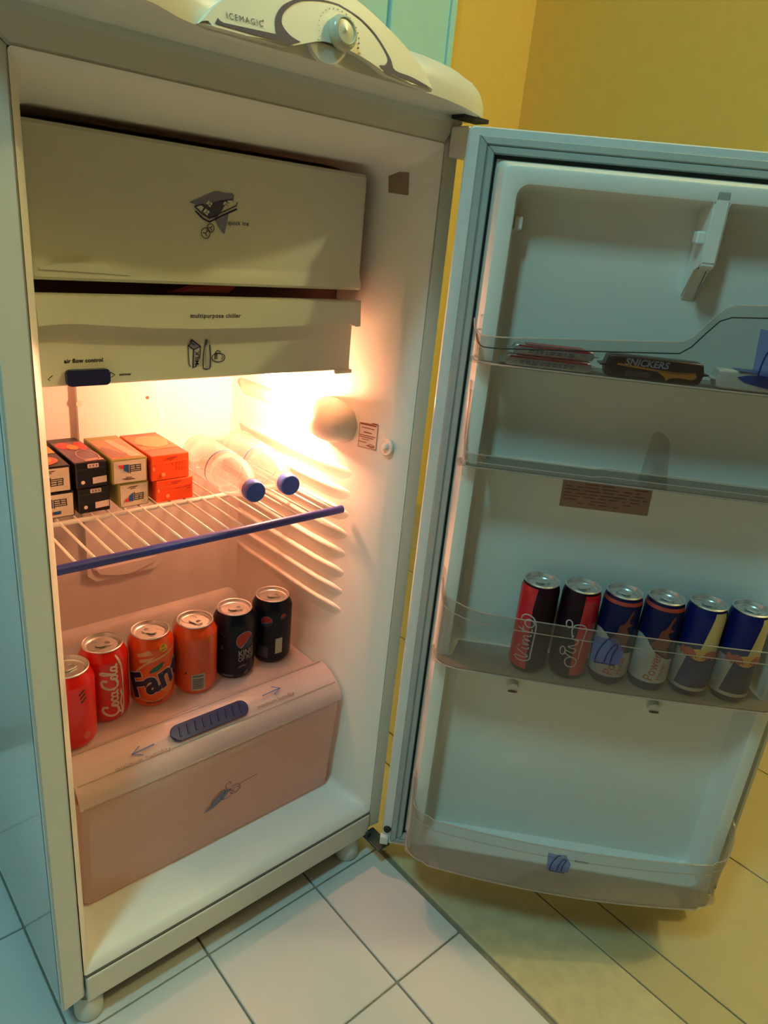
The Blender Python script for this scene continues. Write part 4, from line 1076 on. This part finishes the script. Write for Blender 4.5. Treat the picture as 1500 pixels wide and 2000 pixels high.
# ================================================================== CARTONS on the wire shelf
CG = 'small cartons on the wire shelf'
ZS = .6170
def carton(label, x0, x1, y0, z0, h, depth, mat, rot=0.0):
    t = thing('carton', label, 'carton', ((x0 + x1) / 2, y0, z0), rot, CG)
    w = x1 - x0
    obj('box', box(-w / 2, w / 2, 0, depth, 0, h, bev=.0010, seg=1), mat, t)
    return t, w, (lambda e: (lambda a, b, c: (a, -e, b))), (lambda e: (lambda a, b, c: (a, b, h + e)))
def logo(t, fm, w, h, flip):
    """white end flap with folded corners, striped block letters, red and blue sail, small brown line"""
    g = (lambda a, b: (a, h - b)) if flip else (lambda a, b: (a, b))
    bm = B(); fill(bm, [(-w / 2 + .0018, .0015), (w / 2 - .0018, .0015), (w / 2 - .0018, h - .0025), (-w / 2 + .0018, h - .0025)]); lay('end_flap', bm, fm(.0004), BOXWHITE, t)
    s = w / .046
    bm = B()
    for b in (.0095, .0125, .0155, .0180): stroke(bm, [g(.000 * s, b), g(.0135 * s, b + .0004)], .0011)
    stroke(bm, [g(.0000, .0090), g(.0000, .0210)], .0012); stroke(bm, [g(.0135 * s, .0090), g(.0140 * s, .0190)], .0012); stroke(bm, [g(.0070 * s, .0090), g(.0075 * s, .0160)], .0012)
    lay('block_lettering', bm, fm(.0008), BLACKINK, t)
    bm = B(); fill(bm, [g(-.0085 * s, .0080), g(-.0015 * s, .0080), g(-.0015 * s, .0205), g(-.0085 * s, .0160)]); lay('blue_sail', bm, fm(.0008), PRINTBLUE, t)
    bm = B(); fill(bm, [g(-.0150 * s, .0078), g(-.0085 * s, .0080), g(-.0085 * s, .0135), g(-.0140 * s, .0120)]); lay('red_sail', bm, fm(.0008), PRINTRED, t)
    bm = B(); fill(bm, [g(-.0120 * s, .0275), g(.0040 * s, .0285), g(.0070 * s, .0300), g(-.0060 * s, .0295)]); stroke(bm, [g(-.006 * s, .0262), g(.002 * s, .0268)], .0012); lay('small_lettering', bm, fm(.0008), pmat('carton_brown_ink', (.10, .04, .03), .5), t)
    bm = B()
    for sx_ in (-1, 1): stroke(bm, [(sx_ * (w / 2 - .002), h - .003), (sx_ * w * .22, h * .62)], .0003); stroke(bm, [(sx_ * (w / 2 - .002), .002), (sx_ * w * .22, h * .36)], .0003)
    lay('fold_line', bm, fm(.0006), pmat('fold_grey', (.45, .38, .30), .5), t)
HB = .0350
t, w, fm, tm = carton('white-ended dark carton at the far left, lower of two', .0540, .1055, .2400, ZS, HB, .122, BOXBLACK, .0); logo(t, fm, w, HB, True)
bm = B(); fill(bm, [(-.012, .0050), (-.002, .0050), (-.002, .0095), (-.012, .0095)]); lay('red_block', bm, fm(.0010), PRINTRED, t)
bm = B(); fill(bm, [(-.002, .0055), (.008, .0058), (.008, .0100), (-.002, .0095)]); lay('blue_block', bm, fm(.0010), PRINTBLUE, t)
t, w, fm, tm = carton('white-ended dark carton at the far left, topmost, with oranges on its lid', .0520, .1028, .2400, ZS + HB + .0006, HB, .122, BOXBLACK, -.02); logo(t, fm, w, HB, False)
bm = B(); fill(bm, [(-.024, .055), (.024, .055), (.024, .100), (-.024, .100)]); lay('yellow_top', bm, tm(.0004), BOXYEL, t)
bm = B(); fill(bm, ell(-.006, .026, .024, .020, 26)); lay('orange_fruit', bm, tm(.0006), pmat('pink_fruit_print', (.85, .16, .08), .4), t)
bm = B(); fill(bm, ell(-.010, .028, .021, .016, 26)); lay('orange_fruit', bm, tm(.0009), BOXYEL, t)
for lv, (xa, xb), lab in ((0, (.1108, .1522), 'black carton with pale labels, second column, lower of two'), (1, (.1094, .1496), 'black carton with pale labels, second column, red fruit on top')):
    t, w, fm, tm = carton(lab, xa, xb, .2400 - .001 * lv, ZS + lv * (HB + .0006), HB, .118, BOXBLACK, -.01 * lv)
    bm = B(); fill(bm, [(.0008, .0050), (.0192, .0058), (.0192, .0148), (.0008, .0138)]); fill(bm, rrect(-.0050, .0095, .0275, .0332, .001)); fill(bm, ell(-.0118, .0085, .0026, .0026, 14)); lay('pale_label', bm, fm(.0005), LABELP, t)
    bm = B(); letters(bm, 'XXX', .0040, -.0028, .0290, 0, bold=.0002); lay('label_print', bm, fm(.0009), BROWNINK, t) if False else bm.free()
    bm = B()
    for a in (-.0030, .0012, .0054): stroke(bm, [(a, .0290), (a + .0022, .0318)], .0008); stroke(bm, [(a + .0022, .0290), (a, .0318)], .0008)
    lay('label_print', bm, fm(.0009), BROWNINK, t)
    bm = B(); stroke(bm, [(-w / 2 + .001, .0262), (w / 2 - .001, .0268)], .0004); lay('fold_line', bm, fm(.0006), GREYINK, t)
    if lv:
        bm = B(); fill(bm, [(-.0195, .004), (.0195, .004), (.0195, .097), (-.0195, .097)]); lay('lid_print', bm, tm(.0003), BOXPURPLE, t)
        bm = B(); fill(bm, ell(-.008, .080, .011, .016)); fill(bm, ell(.012, .074, .007, .020)); lay('red_fruit', bm, tm(.0006), PRINTRED, t)
        bm = B(); fill(bm, ell(.000, .070, .007, .013)); lay('orange_fruit', bm, tm(.0009), pmat('apricot_print', (.80, .33, .06), .4), t)
        bm = B(); stroke(bm, ell(.006, .030, .013, .024, 26), .0012, True); fill(bm, [(-.006, .0045), (.0185, .0045), (.0165, .0140), (-.004, .0140)]); lay('pale_band', bm, tm(.0008), pmat('pink_band_print', (.72, .42, .36), .4), t)
for lv, (xa, xb), lab in ((0, (.1640, .2058), 'olive carton with a white end, third column, lower of two'), (1, (.1555, .2035), 'olive carton with a white end, third column, brown lid')):
    t, w, fm, tm = carton(lab, xa, xb, .2370 - .002 * lv, ZS + lv * (HB + .0006), HB, .112, BOXGREEN, -.01 - .02 * lv); logo(t, fm, w, HB, lv == 1)
    if lv:
        bm = B(); fill(bm, [(-.022, .004), (.022, .004), (.022, .092), (-.022, .092)]); lay('lid_print', bm, tm(.0003), BOXPEACH, t)
        bm = B(); fill(bm, smooth_pts([(-.020, .012), (-.004, .006), (.004, .020), (-.004, .034), (-.016, .060), (-.021, .050)], 3)); lay('brown_fruit', bm, tm(.0006), BOXBROWN, t)
        bm = B(); fill(bm, [(.004, .006), (.018, .006), (.006, .09), (-.004, .09)]); lay('pale_band', bm, tm(.0006), pmat('cream_band_print', (.78, .52, .36), .4), t)
for lv, (xa, xb), h, lab in ((0, (.2155, .2705), .0325, 'bright orange carton, fourth column, lower of two'), (1, (.2090, .2650), .0365, 'bright orange carton next to the bottles, topmost with a round fruit print')):
    t, w, fm, tm = carton(lab, xa, xb, .2325, ZS + lv * .0331, h, .112, BOXORANGE, -.02 + .01 * lv)
    dk = pmat('dark_orange_print', (.42, .03, .006), .5)
    bm = B(); stroke(bm, [(-w / 2 + .001, h * .70), (w / 2 - .001, h * .73)], .0006)
    lay('fold_line', bm, fm(.0006), pmat('pale_orange_print', (.95, .22, .05), .4), t)
    bm = B(); fill(bm, ell(-.0110, .0085, .0028, .0030, 14)); fill(bm, ell(-w / 2 + .0030, .0180, .0014, .0030, 10)); lay('pale_dot', bm, fm(.0008), pmat('salmon_print', (.95, .35, .16), .4), t)
    bm = B(); random.seed(20 + lv)
    stroke(bm, [(-.006, h * .86), (.010, h * .88)], .0018); stroke(bm, [(-.002, h * .78), (.004, h * .785)], .0008)
    if lv:
        for r_, b in ((0, .0195), (1, .0120)):
            for q in range(4):
                a = .0075 + q * .0044; stroke(bm, [(a, b), (a + .0006, b + .0050)], .0009); stroke(bm, [(a, b + (.0048 if (q + r_) % 2 else .0024)), (a + .0026, b + .005)], .0008)
        stroke(bm, [(.0020, .0210), (.0026, .0245)], .0008)
    else:
        stroke(bm, [(-.001, .018), (.024, .020)], .0012); stroke(bm, [(.018, .0165), (.024, .0165)], .0010)
    lay('dark_print', bm, fm(.0008), dk, t)
    if lv:
        bm = B(); fill(bm, [(-.027, .030), (.027, .030), (.027, .099), (-.027, .099)]); lay('lid_print', bm, tm(.0003), pmat('pale_orange_lid', (.86, .20, .05), .4), t)
        bm = B(); fill(bm, ell(.002, .066, .023, .029, 28)); lay('round_fruit', bm, tm(.0006), pmat('peach_fruit_print', (.92, .33, .12), .4), t)
        bm = B(); stroke(bm, [(-.025, .0985), (.024, .0985)], .0012); fill(bm, [(-.026, .062), (-.018, .050), (-.016, .058)]); fill(bm, [(.026, .070), (.025, .050), (.018, .044)]); lay('lid_marks', bm, tm(.0008), BOXBROWN, t)

# ================================================================== BOTTLES lying on the wire shelf
BG = 'small water bottles lying on the wire shelf'
def bottle(label, capc, back):
    a = Vector(capc); b = Vector(back); d = (a - b).normalized()
    t = thing('water_bottle', label, 'bottle', b, 0, BG)
    t.rotation_mode = 'QUATERNION'; t.rotation_quaternion = d.to_track_quat('Z', 'Y')
    L = (a - b).length
    r = .0302
    prof = [(.0001, .004), (.020, .002), (.028, .002), (r, .010), (r, .028), (r - .0012, .031), (r, .034), (r, L - .092), (r - .0014, L - .089), (r, L - .086), (r * .98, L - .072), (r * .90, L - .058), (r * .76, L - .044), (r * .60, L - .032), (.0145, L - .022), (.0135, L - .012), (.0135, L - .008)]
    obj('body', lathe(prof, 40), BOTP, t, smooth='all')
    obj('label_line', lathe([(r + .0003, L - .104), (r + .0005, L - .1025), (r + .0003, L - .101)], 40), BLUELINE, t)
    obj('neck_ring', lathe([(.0138, L - .0150), (.0165, L - .0145), (.0165, L - .0130), (.0138, L - .0125)], 32), BOTP, t, smooth=True)
    bm = B(); n = 60; loops = []
    for rr, z in ((.0001, .0165), (.0138, .0165), (.0149, .0155), (.0152, .0135), (.0152, .0015), (.0148, .0)):
        loops.append([((rr + (.0003 if k % 2 and .001 < z < .0145 else 0)) * math.cos(2 * PI * k / n), (rr + (.0003 if k % 2 and .001 < z < .0145 else 0)) * math.sin(2 * PI * k / n), L - .0120 + z) for k in range(n)])
    obj('cap', loft(loops, True, False, False, bm), BCAP, t, smooth=True)
bottle('frosted bottle with blue cap nearer the orange cartons', (.3190, .1420, .6478), (.3370, .3420, .6478))
bottle('frosted bottle with blue cap nearer the lit right wall', (.3790, .1440, .6478), (.4085, .3440, .6478))
